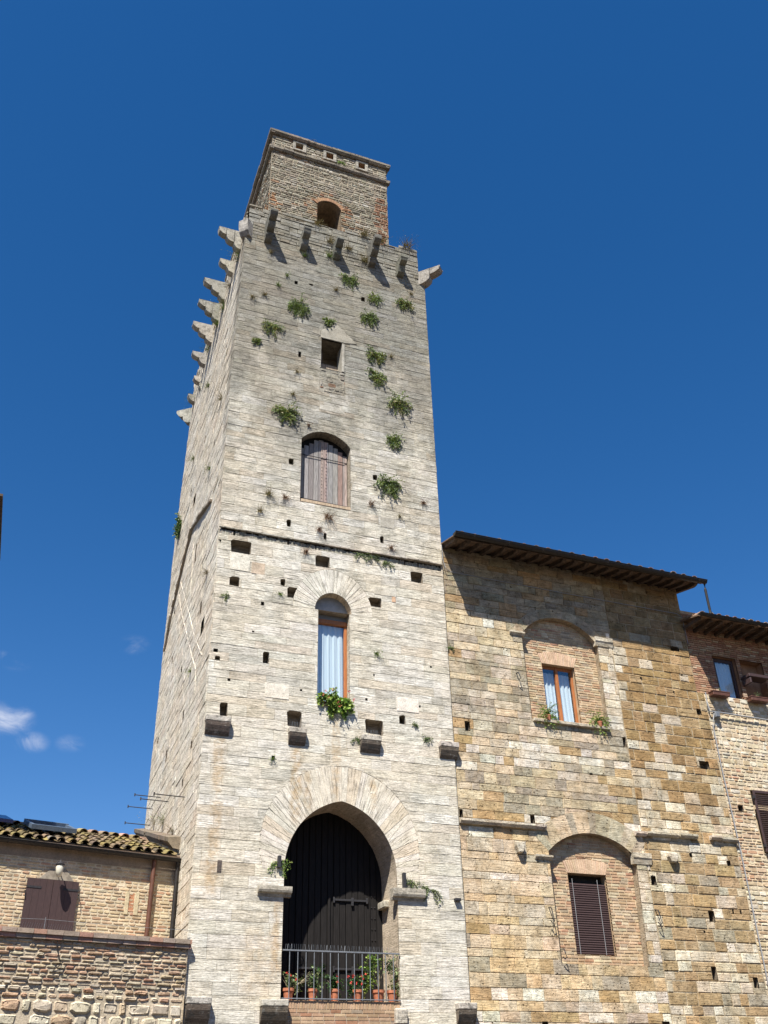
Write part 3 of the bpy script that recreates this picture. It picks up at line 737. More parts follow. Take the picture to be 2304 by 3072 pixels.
# beam brackets under the sockets
def bracket(x0, x1, zt, pr=.15, h=.30, slab=.13):
    b = MB(); c1 = jitc((.44, .41, .35), .1); c2 = jitc((.15, .12, .095), .1)
    box(b, x0, x1, -pr, .1, zt - slab, zt, c1, .012)
    n0 = zt - slab
    prof = [(-.1, n0 - .004), (pr - .01, n0 - .004), (pr * .82, n0 - h * .32), (pr * .45, n0 - h * .75), (.02, n0 - h), (-.1, n0 - h)]
    n = len(prof); vs = [(x0 + .012, -q[0], q[1]) for q in prof] + [(x1 - .012, -q[0], q[1]) for q in prof]
    b.mesh(vs, [(i, (i + 1) % n, n + (i + 1) % n, n + i) for i in range(n)] + [tuple(range(n))[::-1], tuple(range(n, 2 * n))], c2)
    o = b.build('beam_bracket', MOSSY, tower); return o
for x0, x1, zt, pr, h in ((4.38, 4.98, 9.96, .17, .30), (6.42, 6.86, 9.89, .16, .27), (8.26, 8.80, 9.90, .17, .28), (10.42, 10.94, 9.96, .16, .28),
                          (4.42, 4.93, 3.98, .20, .34), (5.98, 6.56, 3.96, .20, .34), (10.48, 10.94, 3.96, .20, .32)): bracket(x0, x1, zt, pr, h)
for x0, x1, z in ((6.44, 6.84, 9.89), (8.3, 8.78, 9.90)):
    f = MB()
    for i in range(int((x1 - x0) / .035)): x = x0 + i * .035; tube(f, [(x, -.1, z), (x + rnd.uniform(-.02, .02), -.13, z + .14)], .0035, 3)
    f.build('bird_spikes', STEEL, tower)
# imposts of the door arch
for pts in (((5.83, 6.60), (6.07, 6.22)), ((9.02, 9.83), (6.13, 6.33))):
    (x0, x1), (z0, z1) = pts
    b = MB(warp); left = x0 < 7
    prof = [(-.1, z0 - .05), (.02, z0 - .05), (.035, z0), (.10, z0 + .02), (.12, z0 + .07), (.12, z1), (-.1, z1)]
    n = len(prof); vs = [(x0, -q[0], q[1]) for q in prof] + [(x1, -q[0], q[1]) for q in prof]
    b.mesh(vs, [(i, (i + 1) % n, n + (i + 1) % n, n + i) for i in range(n)] + [tuple(range(n))[::-1], tuple(range(n, 2 * n))], (.42, .38, .31))
    # the part that runs back along the jamb
    if left: box(b, 6.36, 6.60, .0, .10, z0 - .02, z1 - .01, (.45, .40, .33), .01)
    else:
        box(b, 9.02, 9.22, .0, .10, z0, z1 - .01, (.50, .45, .36), .01); bb = MB(warp); box(bb, 9.04, 9.22, .55, .98, 6.02, 6.18, (.46, .42, .34), .02); bb.build('impost', CORB, tower)
    b.build('impost', CORB, tower)
# odd replacement stones and a plugged hole
for (x0, z0, x1, z1, tn) in ((8.98, 16.15, 9.42, 16.50, (.42, .39, .33)), (9.30, 10.68, 9.92, 11.06, (.66, .60, .52)), (5.80, 10.62, 6.42, 11.0, (.64, .59, .50)), (5.30, 13.98, 5.66, 14.32, (.48, .39, .30)), (4.72, 14.0, 5.25, 14.48, (.60, .57, .49)), (9.26, 13.79, 9.37, 13.97, (.50, .33, .22)), (8.75, 13.95, 9.4, 14.2, (.50, .47, .40)), (7.1, 19.9, 7.9, 20.1, (.62, .58, .50))):
    b = MB(warp); block(b, FRONT, rect(x0, z0, x1, z1), .008, .006, tn, -.02); b.build('patch_stone', VOUS, tower)
# small iron stubs beside the arch
for x0, x1, z0, z1 in ((9.29, 9.36, 6.33, 6.68), (6.26, 6.33, 6.62, 6.88), (10.60, 10.75, 6.12, 6.18)):
    b = MB(); box(b, x0, x1, -.10, .03, z0, z1, (.12, .09, .07), .006); b.build('iron_stub', IRON, tower)
b = MB(warp); box(b, 4.9, 5.0, -.012, .03, 6.46, 6.71, (.1, .08, .07), .004); b.build('slot', MOSSY, tower)
# the door
dr = MB()
x = 6.40
for i in range(18):
    xe = min(9.2, x + .155); leafseam = abs(x - 7.83) < .08
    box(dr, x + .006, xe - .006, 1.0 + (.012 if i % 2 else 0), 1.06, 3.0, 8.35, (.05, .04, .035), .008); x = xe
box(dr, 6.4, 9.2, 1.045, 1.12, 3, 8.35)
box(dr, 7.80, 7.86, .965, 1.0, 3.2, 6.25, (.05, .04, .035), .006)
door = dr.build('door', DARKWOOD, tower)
for z in (6.21, 4.72):
    st = MB()
    for x0, x1 in ((7.93, 8.80), (7.1, 7.75)):
        if z > 5 and x0 < 7.5: continue
        box(st, x0, x1, .965, .999, z - .02, z + .025, (.05, .05, .05), .005)
    box(st, 8.38, 8.44, .95, .999, z - .12, z + .06, (.05, .05, .05), .006)
    box(st, 7.93, 7.97, .95, .999, z - .07, z + .06, (.05, .05, .05), .006)
    box(st, 8.76, 8.80, .95, .999, z - .06, z + .07, (.05, .05, .05), .006)
    st.build('door_bolt', IRON, door)
for i in range(9):
    for xx in (8.98, 8.9): sd_ = MB(); lathe(sd_, (xx, .99, 4.4 + i * .24), [(.0, -.012), (.014, -.008), (.018, .0), (.014, .008), (0, .012)], 6); sd_.build('door_stud', IRON, door)
# brick parapet of the balcony
bp = MB()
def brc(u, z): return jitc(pick([(4, (.34, .225, .14)), (3, (.38, .275, .175)), (1, (.30, .155, .095)), (1, (.27, .205, .15))]), .13)
masonry(bp, FRONT, 6.47, 1.0, 9.15, 3.80, (.068, .072), (.24, .27), brc, [], gap=.012, jit=.003, cham=.004)
masonry(bp, FRONT, 6.47, 3.80, 9.15, 3.97, (.17, .17), (.058, .062), lambda u, z: jitc((.38, .255, .16), .12), [], gap=.010, jit=.004, cham=.004)
sheet(bp, FRONT, rect(6.43, 1, 9.17, 3.96), [], -.012, (.48, .42, .33))
bp.face([(6.43, -.0, 3.955), (9.17, -.0, 3.955), (9.17, 1.0, 3.955), (6.43, 1.0, 3.955)], (.35, .22, .14))
bp.build('balcony_parapet', BRICK, tower)
for x0, x1 in ((8.98, 9.22),):
    b = MB(); box(b, x0 + .02, x1 + .06, -.13, .02, 3.52, 3.84, (.52, .47, .39), .03); b.build('stone_bracket', CORB, tower)
b = MB(); box(b, 6.36, 6.5, -.1, .02, 3.72, 3.9, (.52, .47, .39), .03); b.build('stone_bracket', CORB, tower)
# railing
rl = MB(); box(rl, 6.44, 9.16, -.045, -.015, 4.915, 4.945, (.1, .1, .1), .004); box(rl, 6.44, 9.16, -.04, -.02, 3.985, 4.005, (.1, .1, .1), .003)
railing = rl.build('balcony_railing', STEEL, tower)
for i in range(14):
    b = MB(); x = 6.60 + i * .185; tube(b, [(x, -.03, 3.97), (x, -.03, 4.92)], .0095, 6); b.build('baluster', STEEL, railing)
sp = MB()
for i in range(62):
    x = 6.5 + i * .042; tube(sp, [(x, -.03, 4.94), (x + rnd.uniform(-.025, .025), -.03 + rnd.uniform(-.02, .02), 5.06)], .0028, 3)
sp.build('bird_spikes', STEEL, railing)
# arched window: frame, panes, curtain
def curtain(b, fr, x0, x1, z0, z1, d, amp=.018, per=.11, col=(.6, .7, .75)):
    n = max(8, int((x1 - x0) / .012)); xs = [x0 + (x1 - x0) * i / n for i in range(n + 1)]
    zs = [z0 + (z1 - z0) * i / 10 for i in range(11)]
    off = lambda x, z: d + amp * math.sin(2 * math.pi * x / per + .6 * math.sin(z * 1.7)) + amp * .5 * math.sin(2 * math.pi * x / (per * .47) + z)
    vs = [fr(x, z, off(x, z)) for z in zs for x in xs]; m_ = n + 1
    b.mesh(vs, [(j * m_ + i, j * m_ + i + 1, (j + 1) * m_ + i + 1, (j + 1) * m_ + i) for j in range(10) for i in range(n)], col)
wf = MB()
for q in ((7.15, 7.21, 10.6, 13.0), (7.94, 8.02, 10.6, 13.0)): box(wf, q[0], q[1], .20, .28, q[2], q[3], (.3, .1, .04), .008)
box(wf, 7.15, 8.02, .17, .29, 12.93, 13.06, (.3, .1, .04), .01); box(wf, 7.21, 7.94, .20, .28, 10.6, 10.7, (.3, .1, .04), .008)
aw = wf.build('window', ORANGEWOOD, tower)
cb = MB(); curtain(cb, FRONT, 7.20, 7.95, 10.65, 12.94, -.31, .012, .16); cb.build('curtain', CURT, aw, smooth=True)
gb = MB(); box(gb, 7.205, 7.945, .235, .241, 10.7, 12.93); gb.build('pane', GLASS, aw)
tb = MB(); box(tb, 7.06, 8.1, .26, .33, 13.06, 13.85, (.30, .32, .34)); tb.build('lunette_panel', flat_mat('lunette_grey', (.22, .23, .24), .4, var=.1), aw)
# shuttered window
sh = MB(); xs = 6.57
for side_ in (0, 1):
    x0 = 6.60 if side_ == 0 else 7.345; wdt = .74
    for i in range(5):
        u0 = x0 + i * wdt / 5; u1 = u0 + wdt / 5 - .012
        arch = seg_arch(6.57, 8.08, 18.55, 18.98); 
        zt = lambda u: min(p_[1] for p_ in sorted(arch, key=lambda p_: abs(p_[0] - u))[:2])
        zb = 16.62 + rnd.uniform(0, .06); tt = min(zt(u0), zt(u1)); dd = rnd.uniform(-.004, .004)
        grey = jitc(pick([(4, (.225, .205, .19)), (1.5, (.28, .26, .24)), (1, (.18, .16, .15))]), .12)
        if side_ == 1 and i in (3, 4): grey = jitc((.24, .20, .175) if i == 4 else (.23, .16, .13), .1)
        box(sh, u0, u1, .27 + dd, .31, zb, tt, grey, .005)
    bx_ = 7.255 if side_ == 0 else 7.35
    box(sh, bx_, bx_ + .085, .245, .27, 16.70, 18.9, jitc((.27, .21, .18), .08), .005)
    box(sh, 6.61 if side_ == 0 else 7.99, 6.67 if side_ == 0 else 8.06, .25, .27, 16.70, 18.5, jitc((.33, .25, .22), .08), .005)
shut = sh.build('shutter', GREYWOOD, tower)
si = MB()
for z in (16.78, 16.70, 18.3):
    bb = MB(); tube(bb, [(6.6, .235, z), (8.06, .235, z - .02)], .011, 6); bb.build('iron_bar', IRON, shut)
for xx in (7.28, 7.41):
    for i in range(16): si = MB(); lathe(si, (xx, .24, 16.9 + i * .12), [(0, -.01), (.012, -.006), (.014, 0), (.012, .006), (0, .01)], 5); si.build('shutter_stud', IRON, shut)
sill = MB(); box(sill, 6.60, 8.08, -.008, .5, 16.50, 16.60, (.40, .30, .20), .01); sill.build('window_sill', GREYWOOD, tower)
dk = MB(); box(dk, 6.5, 8.15, .33, .45, 16.5, 19.1, (.05, .04, .03)); dk.build('shutter_backing', DARKWOOD, tower)
# ledge of the old roof against the flank, iron bars, roof scars
lg = MB(warp)
y = 2.0
while y < 9.6:
    e = min(9.6, y + rnd.uniform(.5, 1.0)); z_ = lambda q: 7.55 + (q - 2) * .275; o_ = .30 + rnd.uniform(-.03, .03); c_ = jitc((.17, .135, .10), .2)
    vs = []
    for q in (y + .005, e - .005):
        for (dd, zz) in ((.05, -.2), (-.05 - o_ * .4, -.16), (-o_, -.02), (-o_, .08), (.05, .12)): vs.append((4.36 + dd, q, z_(q) + zz))
    lg.mesh(vs, [(i, (i + 1) % 5, 5 + (i + 1) % 5, 5 + i) for i in range(5)] + [(4, 3, 2, 1, 0), (5, 6, 7, 8, 9)], c_); y = e
lg.build('flank_ledge', TILE, tower)
for y, z in ((6.31, 9.8), (4.74, 9.25), (1.97, 8.6), (7.83, 9.88), (8.14, 9.48)):
    b = MB(); x = 4.36 + .03 * y; tube(b, [(x + .1, y, z), (x - .74, y, z + .02)], .013, 6); tube(b, [(x - .74, y, z - .02), (x - .74, y, z + .06)], .018, 6)
    b.build('iron_bar', IRON, tower)
def scar(pts, w_, out, col, seg=(.2, .5)):
    sc = MB(warp)
    for i in range(len(pts) - 1):
        a_, c_ = Vector(pts[i]), Vector(pts[i + 1]); d = c_ - a_; L = d.length; d.normalize(); nn = Vector((-d.y, d.x)); u = 0
        while u < L - .02:
            e = min(L, u + rnd.uniform(*seg)); A = a_ + d * (u + .006); B = a_ + d * (e - .006); q = w_ * rnd.uniform(.7, 1.1) / 2
            block(sc, SIDE, [tuple(A - nn * q), tuple(B - nn * q), tuple(B + nn * q), tuple(A + nn * q)], out * rnd.uniform(.7, 1.2), .008, jitc(col, .1), -.02); u = e
    sc.build('roof_scar', VOUS, tower)
scar([(1.55, 17.0), (2.6, 17.34), (3.9, 17.73), (5.0, 18.08)], .09, .10, (.30, .26, .21))
scar([(5.0, 18.08), (5.9, 17.65), (6.8, 17.2), (7.8, 16.6), (9.0, 15.5)], .07, .09, (.36, .31, .25))
scar([(6.66, 16.95), (5.33, 15.75), (3.98, 14.5), (2.53, 13.1), (1.12, 12.0)], .05, .010, (.60, .54, .45))
scar([(6.98, 16.75), (5.84, 15.5), (4.16, 13.95), (2.93, 12.8), (1.89, 11.9)], .06, .010, (.60, .54, .45))
scar([(4.6, 17.4), (4.3, 16.4), (4.2, 15.2)], .07, .010, (.60, .54, .44), (.15, .3))
scar([(1.9, 11.9), (1.8, 11.2)], .08, .010, (.60, .54, .44), (.12, .2))

# ================================================================== PALACE
pal = thing('stone_palace', (15, .06, 0), 'brown and cream block-built palace with bricked-up arches right of the tower', 'building')
PF = Frame((0, .06, 0), (1, 0, 0), (0, -1, 0))
NU = ccw([(13.30, 10.95), (15.76, 10.95)] + seg_arch(13.26, 15.79, 13.45, 14.15)); NL = ccw([(13.38, 4.86), (15.88, 4.86)] + seg_arch(13.36, 15.97, 7.46, 7.99))
def pal_col(u, z):
    cream = (.56, .46, .315); white = (.63, .59, .49); grey = (.36, .315, .235); tan = (.42, .30, .155); brown = (.32, .215, .10); pale = (.50, .435, .33); warm = (.55, .42, .245); red = (.25, .14, .095)
    if 15.75 < u < 16.42 and (10.9 < z < 13.6 or 4.9 < z < 7.6): c = pick([(4, (.60, .53, .41)), (2, white), (1, pale)])
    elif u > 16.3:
        if z > 13.9: c = pick([(5, (.24, .17, .09)), (2, (.30, .22, .12)), (.6, (.38, .33, .24))])  # browner stone up here, darkened further to paint in the eave shadow
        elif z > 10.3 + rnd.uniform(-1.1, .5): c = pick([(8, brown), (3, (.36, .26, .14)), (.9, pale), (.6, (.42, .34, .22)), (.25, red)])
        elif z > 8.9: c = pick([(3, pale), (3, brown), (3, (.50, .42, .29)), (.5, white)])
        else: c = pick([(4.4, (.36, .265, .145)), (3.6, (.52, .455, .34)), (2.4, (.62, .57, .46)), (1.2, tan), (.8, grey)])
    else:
        if z > 13.9: c = pick([(4, (.33, .275, .19)), (3, (.37, .31, .21)), (2, (.27, .235, .17)), (1.5, (.36, .25, .13))])  # darker upper stone, with eave shadow also put into these tones
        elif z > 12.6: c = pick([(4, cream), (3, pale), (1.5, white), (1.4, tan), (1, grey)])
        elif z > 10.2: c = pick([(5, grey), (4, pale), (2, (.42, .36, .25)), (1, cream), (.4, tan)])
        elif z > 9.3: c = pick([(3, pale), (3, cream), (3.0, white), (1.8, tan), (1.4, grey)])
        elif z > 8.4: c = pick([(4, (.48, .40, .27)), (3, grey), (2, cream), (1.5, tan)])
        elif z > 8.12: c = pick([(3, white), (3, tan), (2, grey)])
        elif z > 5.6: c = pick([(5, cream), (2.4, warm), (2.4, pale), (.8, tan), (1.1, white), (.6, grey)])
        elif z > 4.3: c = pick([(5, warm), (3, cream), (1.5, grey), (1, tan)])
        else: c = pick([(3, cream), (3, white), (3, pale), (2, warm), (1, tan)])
    g_ = sum(c) / 3; return jitc(tuple((q * .95 + g_ * .05) * 1.12 for q in c), .10, .03)
def segring(x0, x1, zs, za, t, te=None):     # extrados of a segmental arch
    pts = seg_arch(x0, x1, zs, za, 16); h = za - zs; hw = (x1 - x0) / 2; R_ = (hw * hw + h * h) / (2 * h); ctr = ((x0 + x1) / 2, za - R_)
    out = []
    for q in pts:
        d = Vector((q[0] - ctr[0], q[1] - ctr[1])).normalized(); out.append((q[0] + d.x * t, q[1] + d.y * t))
    return pts, out
#
LI, LE = segring(13.36, 15.97, 7.46, 7.99, .55); UI, UE = segring(13.26, 15.79, 13.45, 14.15, .30)
LEP = ccw(LE); UEP = ccw(UE)
PH = [rect(*q) for q in [(11.25, 10.38, 11.40, 10.65), (18.42, 13.70, 18.73, 13.84), (18.92, 11.72, 19.09, 11.9), (16.14, 10.45, 16.26, 10.73), (18.64, 10.08, 18.98, 10.30), (10.92, 8.12, 11.02, 8.32), (12.93, 8.12, 13.06, 8.34),
      (17.70, 7.60, 17.79, 7.69), (18.9, 7.42, 19.02, 7.56), (17.96, 5.98, 18.15, 6.24), (17.72, 4.60, 17.88, 4.9), (18.97, 4.44, 19.13, 4.68), (12.69, 3.4, 12.85, 3.62), (15.98, 3.4, 16.2, 3.65), (16.33, 6.80, 16.49, 7.02), (18.2, 12.3, 18.26, 12.36), (17.1, 12.6, 17.18, 12.66), (18.75, 6.2, 18.8, 6.32), (19.0, 6.2, 19.05, 6.3), (14.9, 9.55, 15.0, 9.6), (17.7, 5.7, 17.76, 5.75), (18.6, 12.9, 18.68, 12.95)]]
pw = MB()
ph = [NU, NL, LEP, UEP] + PH
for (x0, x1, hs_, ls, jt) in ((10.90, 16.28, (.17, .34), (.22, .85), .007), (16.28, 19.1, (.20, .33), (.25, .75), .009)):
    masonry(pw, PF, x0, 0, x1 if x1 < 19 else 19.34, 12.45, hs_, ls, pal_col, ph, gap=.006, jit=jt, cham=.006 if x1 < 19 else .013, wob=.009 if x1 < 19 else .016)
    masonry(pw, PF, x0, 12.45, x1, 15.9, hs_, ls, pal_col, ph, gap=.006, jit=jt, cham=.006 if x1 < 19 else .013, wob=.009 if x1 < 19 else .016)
sheet(pw, PF, rect(10.88, 0, 19.34, 12.44), [NU, NL] + PH, -.014, (.44, .37, .26))
sheet(pw, PF, rect(10.88, 12.44, 19.09, 15.9), [NU] + PH, -.016, (.38, .31, .21))
for h in PH: reveal(pw, PF, h, .22, (.24, .20, .15))
reveal(pw, PF, NU, .24, (.36, .30, .22), back=False); reveal(pw, PF, NL, .28, (.36, .30, .22), back=False)  # weathered soffits, their colour darkened to deepen the shade under each arch
for (zb, zt, xr) in ((0, 12.44, 19.33), (12.44, 16.1, 19.09)):
    pw.face([(xr, .08, zb), (xr, 9, zb), (xr, 9, zt), (xr, .08, zt)], (.42, .33, .2))
pw.face([(10.9, 9, 0), (10.9, 9, 17.4), (19.09, 9, 17.4), (19.09, 9, 0)], (.42, .33, .2))
pw.face([(19.09, .1, 12.44), (19.34, .1, 12.44), (19.34, 9, 12.44), (19.09, 9, 12.44)], (.42, .33, .2))
pwall = pw.build('wall', ASHLAR, pal)
for (I_, E_, nm, n, cols) in ((LI, LE, 'relieving_arch', 16, [(3, (.50, .44, .335)), (3, (.46, .40, .29)), (2, (.56, .46, .31))]), (UI, UE, 'relieving_arch', 16, [(3, (.37, .315, .225)), (2, (.42, .355, .25))])):
    b = MB()
    i = 0
    while i < n:
        j = min(n, i + rnd.choice((1, 2)))
        q = [I_[k_] for k_ in range(i, j + 1)] + [E_[k_] for k_ in range(j, i - 1, -1)]
        block(b, PF, q, rnd.uniform(0, .01), .005, jitc(pick(cols), .08), -.1); i = j
    b.build(nm, ASHLAR, pal)
# brick infills with windows
def brickc(u, z): return jitc(pick([(5, (.46, .34, .215)), (4, (.42, .285, .175)), (2, (.50, .41, .28)), (1.0, (.37, .215, .135)), (1, (.35, .275, .19))]), .12)
UWH = rect(13.93, 10.9, 15.00, 12.74); LWH = rect(13.98, 5.11, 15.12, 7.02)
def fan(b, fr, x0, x1, z0, z1, lean, n, colf, rise):
    for i in range(n):
        t0, t1 = i / n, (i + 1) / n
        bx = lambda t: x0 + (x1 - x0) * t; tx = lambda t: x0 - lean + (x1 - x0 + 2 * lean) * t; zz = lambda t: z1 + rise * (1 - (2 * t - 1) ** 2)
        g = .004
        block(b, fr, [(bx(t0) + g, z0), (bx(t1) - g, z0), (tx(t1) - g, zz(t1)), (tx(t0) + g, zz(t0))], .006, .003, colf(), -.02)
for (N, H, dn, zlo, zw, rise) in ((NU, UWH, .19, 10.9, 12.74, .12), (NL, LWH, .23, 4.8, 7.02, .08)):
    IF = Frame((0, .06 + dn, 0), (1, 0, 0), (0, -1, 0)); b = MB()
    x0, x1 = H[0][0], H[1][0]; FP = ccw([(x0, zw), (x1, zw), (x1 + .12, zw + .31), ((x0 + x1) / 2, zw + .31 + rise), (x0 - .12, zw + .31)])
    masonry(b, IF, 13.2, zlo, 16.0, 14.2 if zw > 10 else 8.05, (.066, .078), (.17, .30), brickc, [H, FP], gap=.014, jit=.006, cham=.005, wob=.003, region=ccw(N))
    sheet(b, IF, ccw(N), [H], -.012, (.50, .41, .28))
    reveal(b, IF, H, .30, (.44, .31, .19), back=False)
    inf = b.build('brick_infill', BRICK, pal)
    b = MB(); fan(b, IF, x0, x1, zw + .002, zw + .28, .10, 20, lambda: jitc((.54, .385, .26), .06), rise); b.build('flat_arch', BRICK, inf)
UF = Frame((0, .47, 0), (1, 0, 0), (0, -1, 0))
wf = MB()
for q in ((13.93, 13.985), (14.94, 15.0)): box(wf, q[0], q[1], .39, .47, 10.92, 12.74, bev=.008)
box(wf, 14.425, 14.51, .375, .47, 10.92, 12.74, bev=.008); box(wf, 13.985, 14.94, .395, .47, 12.66, 12.738, bev=.008); box(wf, 13.985, 14.94, .395, .47, 10.92, 11.0, bev=.008)
pwn = wf.build('window', ORANGEWOOD, pal)
for x0, x1 in ((13.98, 14.43), (14.505, 14.945)):
    cb = MB(); curtain(cb, UF, x0, x1, 10.95, 12.58, -.06, .018, .13); cb.build('curtain', CURT, pwn, smooth=True)
    gb = MB(); box(gb, x0, x1, .425, .431, 11.0, 12.66); gb.build('pane', GLASS, pwn)
bk = MB(); box(bk, 13.9, 15.05, .60, .64, 10.9, 12.8, (.04, .035, .03)); bk.build('dark_room', DARKIN, pwn)
# roller shutter
rs = MB(); z = 5.13
while z < 6.78:
    vs = []
    for x_ in (13.99, 15.11):
        for i in range(6): a_ = math.radians(-90 + 36 * i); vs.append((x_, .385 - .020 * math.cos(a_), z + .026 + .026 * math.sin(a_)))
    rs.mesh(vs, [(i, i + 1, 7 + i, 6 + i) for i in range(5)], (.05, .03, .028)); z += .0535
rs.mesh([(13.99, .39, 5.11), (15.11, .39, 5.11), (15.11, .39, 6.8), (13.99, .39, 6.8)], [(0, 1, 2, 3)], (.02, .015, .015))
ro = rs.build('roller_blind', BROWNP, pal)
b = MB()
for x_ in (14.13, 14.87): tube(b, [(x_, .35, 6.9), (x_, .35, 5.12)], .007, 5)
b.build('blind_cord', CABLE, ro)
b = MB(); box(b, 13.97, 15.13, .55, .59, 5.1, 7.03); b.build('dark_room', DARKIN, ro)
# niche imposts
for (x0, x1, z0, z1) in ((12.86, 13.34, 13.40, 13.51), (15.70, 16.30, 13.46, 13.73), (12.94, 13.44, 7.24, 7.35), (15.86, 16.42, 7.30, 7.58)):
    b = MB(); h = z1 - z0; prof = [(-.1, z0), (.02, z0), (.05, z0 + h * .4), (.075, z0 + h * .55), (.075, z1), (-.1, z1)]
    n = len(prof); vs = [(x0, .06 - q[0], q[1]) for q in prof] + [(x1, .06 - q[0], q[1]) for q in prof]
    b.mesh(vs, [(i, (i + 1) % n, n + (i + 1) % n, n + i) for i in range(n)] + [tuple(range(n))[::-1], tuple(range(n, 2 * n))], (.56, .51, .41))
    b.build('impost', ASHLAR, pal)
# broken string course
def drip(x0, x1, z0, z1, pr):
    b = MB(); u = x0
    while u < x1 - .02:
        e = min(x1, u + rnd.uniform(.35, .9)); q = pr + rnd.uniform(-.012, .012)
        prof = [(-.06, z0), (q * .55, z0), (q, z0 + (z1 - z0) * .5), (q, z1), (-.06, z1 + .01)]; n = 5; c_ = jitc((.56, .50, .40), .1)
        vs = [(u + .003, .06 - s_[0], s_[1]) for s_ in prof] + [(e - .003, .06 - s_[0], s_[1]) for s_ in prof]
        b.mesh(vs, [(i, (i + 1) % n, n + (i + 1) % n, n + i) for i in range(n)] + [(4, 3, 2, 1, 0), (5, 6, 7, 8, 9)], c_); u = e
    return b.build('string_course', ASHLAR, pal)
for q in ((10.90, 13.33, 7.97, 8.09, .12), (16.03, 16.38, 8.02, 8.13, .12), (16.40, 17.42, 8.05, 8.15, .11), (17.44, 18.02, 8.06, 8.17, .13), (18.46, 18.82, 8.08, 8.19, .13), (18.84, 19.38, 8.06, 8.17, .10)): drip(*q)
for x0, x1, z0, z1 in ((12.38, 12.64, 7.34, 7.60), (16.93, 17.24, 7.38, 7.63)):
    b = MB(); cx = (x0 + x1) / 2; r_ = (x1 - x0) / 2 * .9
    prof = [(cx - r_, z1), (cx - r_, z1 - r_ * .7), (cx - r_ * .6, z0 + .02), (cx, z0), (cx + r_ * .6, z0 + .02), (cx + r_, z1 - r_ * .7), (cx + r_, z1)]
    block(b, PF, prof, .15, .02, (.56, .52, .43), -.02); b.build('stone_boss', ASHLAR, pal)
for x, z in ((13.19, 5.9), (16.31, 5.98), (13.42, 5.05), (12.96, 12.1)):
    b = MB(); sc_ = 1 if z < 6 and z > 5.5 else .6
    tube(b, [(x, .09, z + .22 * sc_), (x, -.06, z + .18 * sc_), (x + .01, -.09, z + .02), (x + .03, -.1, z - .12 * sc_), (x, -.06, z - .18 * sc_), (x - .05, -.05, z - .1 * sc_)], .014, 6); b.build('iron_hook', IRON, pal)
# eave: rafters, boards, gutter, tiles
eb = MB()
EV = (10.87, 19.32); pit = math.tan(math.radians(13))
ze = lambda y: 15.66 + (y + .80) * pit + .10
for (x0, x1) in (EV,):
    vs = []
    for y in (-.82, 4.5):
        for dz in (0, .035): vs += [(x0, y, ze(y) + dz), (x1, y, ze(y) + dz)]
    eb.mesh(vs, [(0, 4, 5, 1), (2, 3, 7, 6), (0, 1, 3, 2), (0, 2, 6, 4), (1, 5, 7, 3), (4, 6, 7, 5)], (.2, .12, .07))
roof = eb.build('roof', PLANK, pal)
for i in range(22):
    x = 11.0 + i * .392; b = MB(); w_ = .055; h_ = .125
    pr = [(.3, 0), (-.55, 0), (-.66, .03), (-.74, .075), (-.765, h_), (.3, h_)]
    n = 6; vs = [(x + s_ * w_, q[0], ze(q[0]) - h_ + q[1] - .002) for s_ in (-1, 1) for q in pr]
    b.mesh(vs, [(i_, (i_ + 1) % n, n + (i_ + 1) % n, n + i_) for i_ in range(n)] + [tuple(range(n))[::-1], tuple(range(n, 2 * n))], (.1, .06, .03))
    b.build('rafter', BEAMWOOD, roof)
b = MB(); box(b, 10.86, 19.34, -.845, -.82, ze(-.82) - .07, ze(-.82) + .045, bev=.004); b.build('fascia', BEAMWOOD, roof)
def gutter(p0, p1, r, parent, mat=GUTTER, name='gutter'):
    b = MB(); p0 = Vector(p0); p1 = Vector(p1); d = (p1 - p0).normalized(); sd = Vector((d.y, -d.x, 0)).normalized(); n = 8; vs = []
    for p in (p0, p1):
        for k_ in range(n + 1): a_ = math.pi + math.pi * k_ / n; vs.append(tuple(p + sd * math.cos(a_) * r + Vector((0, 0, math.sin(a_) * r))))
        for k_ in range(n, -1, -1): a_ = math.pi + math.pi * k_ / n; vs.append(tuple(p + sd * math.cos(a_) * (r - .008) + Vector((0, 0, math.sin(a_) * (r - .008)))))
    m_ = 2 * n + 2; b.mesh(vs, [(i, (i + 1) % m_, m_ + (i + 1) % m_, m_ + i) for i in range(m_)], (.05, .04, .03))
    for q, off in (((0), 0), (1, m_)): b.mesh([vs[off + i] for i in range(n + 1)], [tuple(range(n + 1))], (.05, .04, .03))
    tube(b, [p0 + sd * r, p1 + sd * r], .012, 6, (.05, .04, .03)); 
    L = (p1 - p0).length; k_ = 0.6
    while k_ < L: box_at = p0 + d * k_; tube(b, [box_at - sd * r * 1.02 + Vector((0, 0, .0)), box_at - sd * r * .72 + Vector((0, 0, -r * .74)), box_at + Vector((0, 0, -r * 1.06)), box_at + sd * r * .75 + Vector((0, 0, -r * .77)), box_at + sd * r * 1.05], .009, 4); k_ += 1.1
    return b.build(name, mat, parent)
gutter((10.83, -.95, 15.79), (19.42, -.95, 15.74), .10, roof)
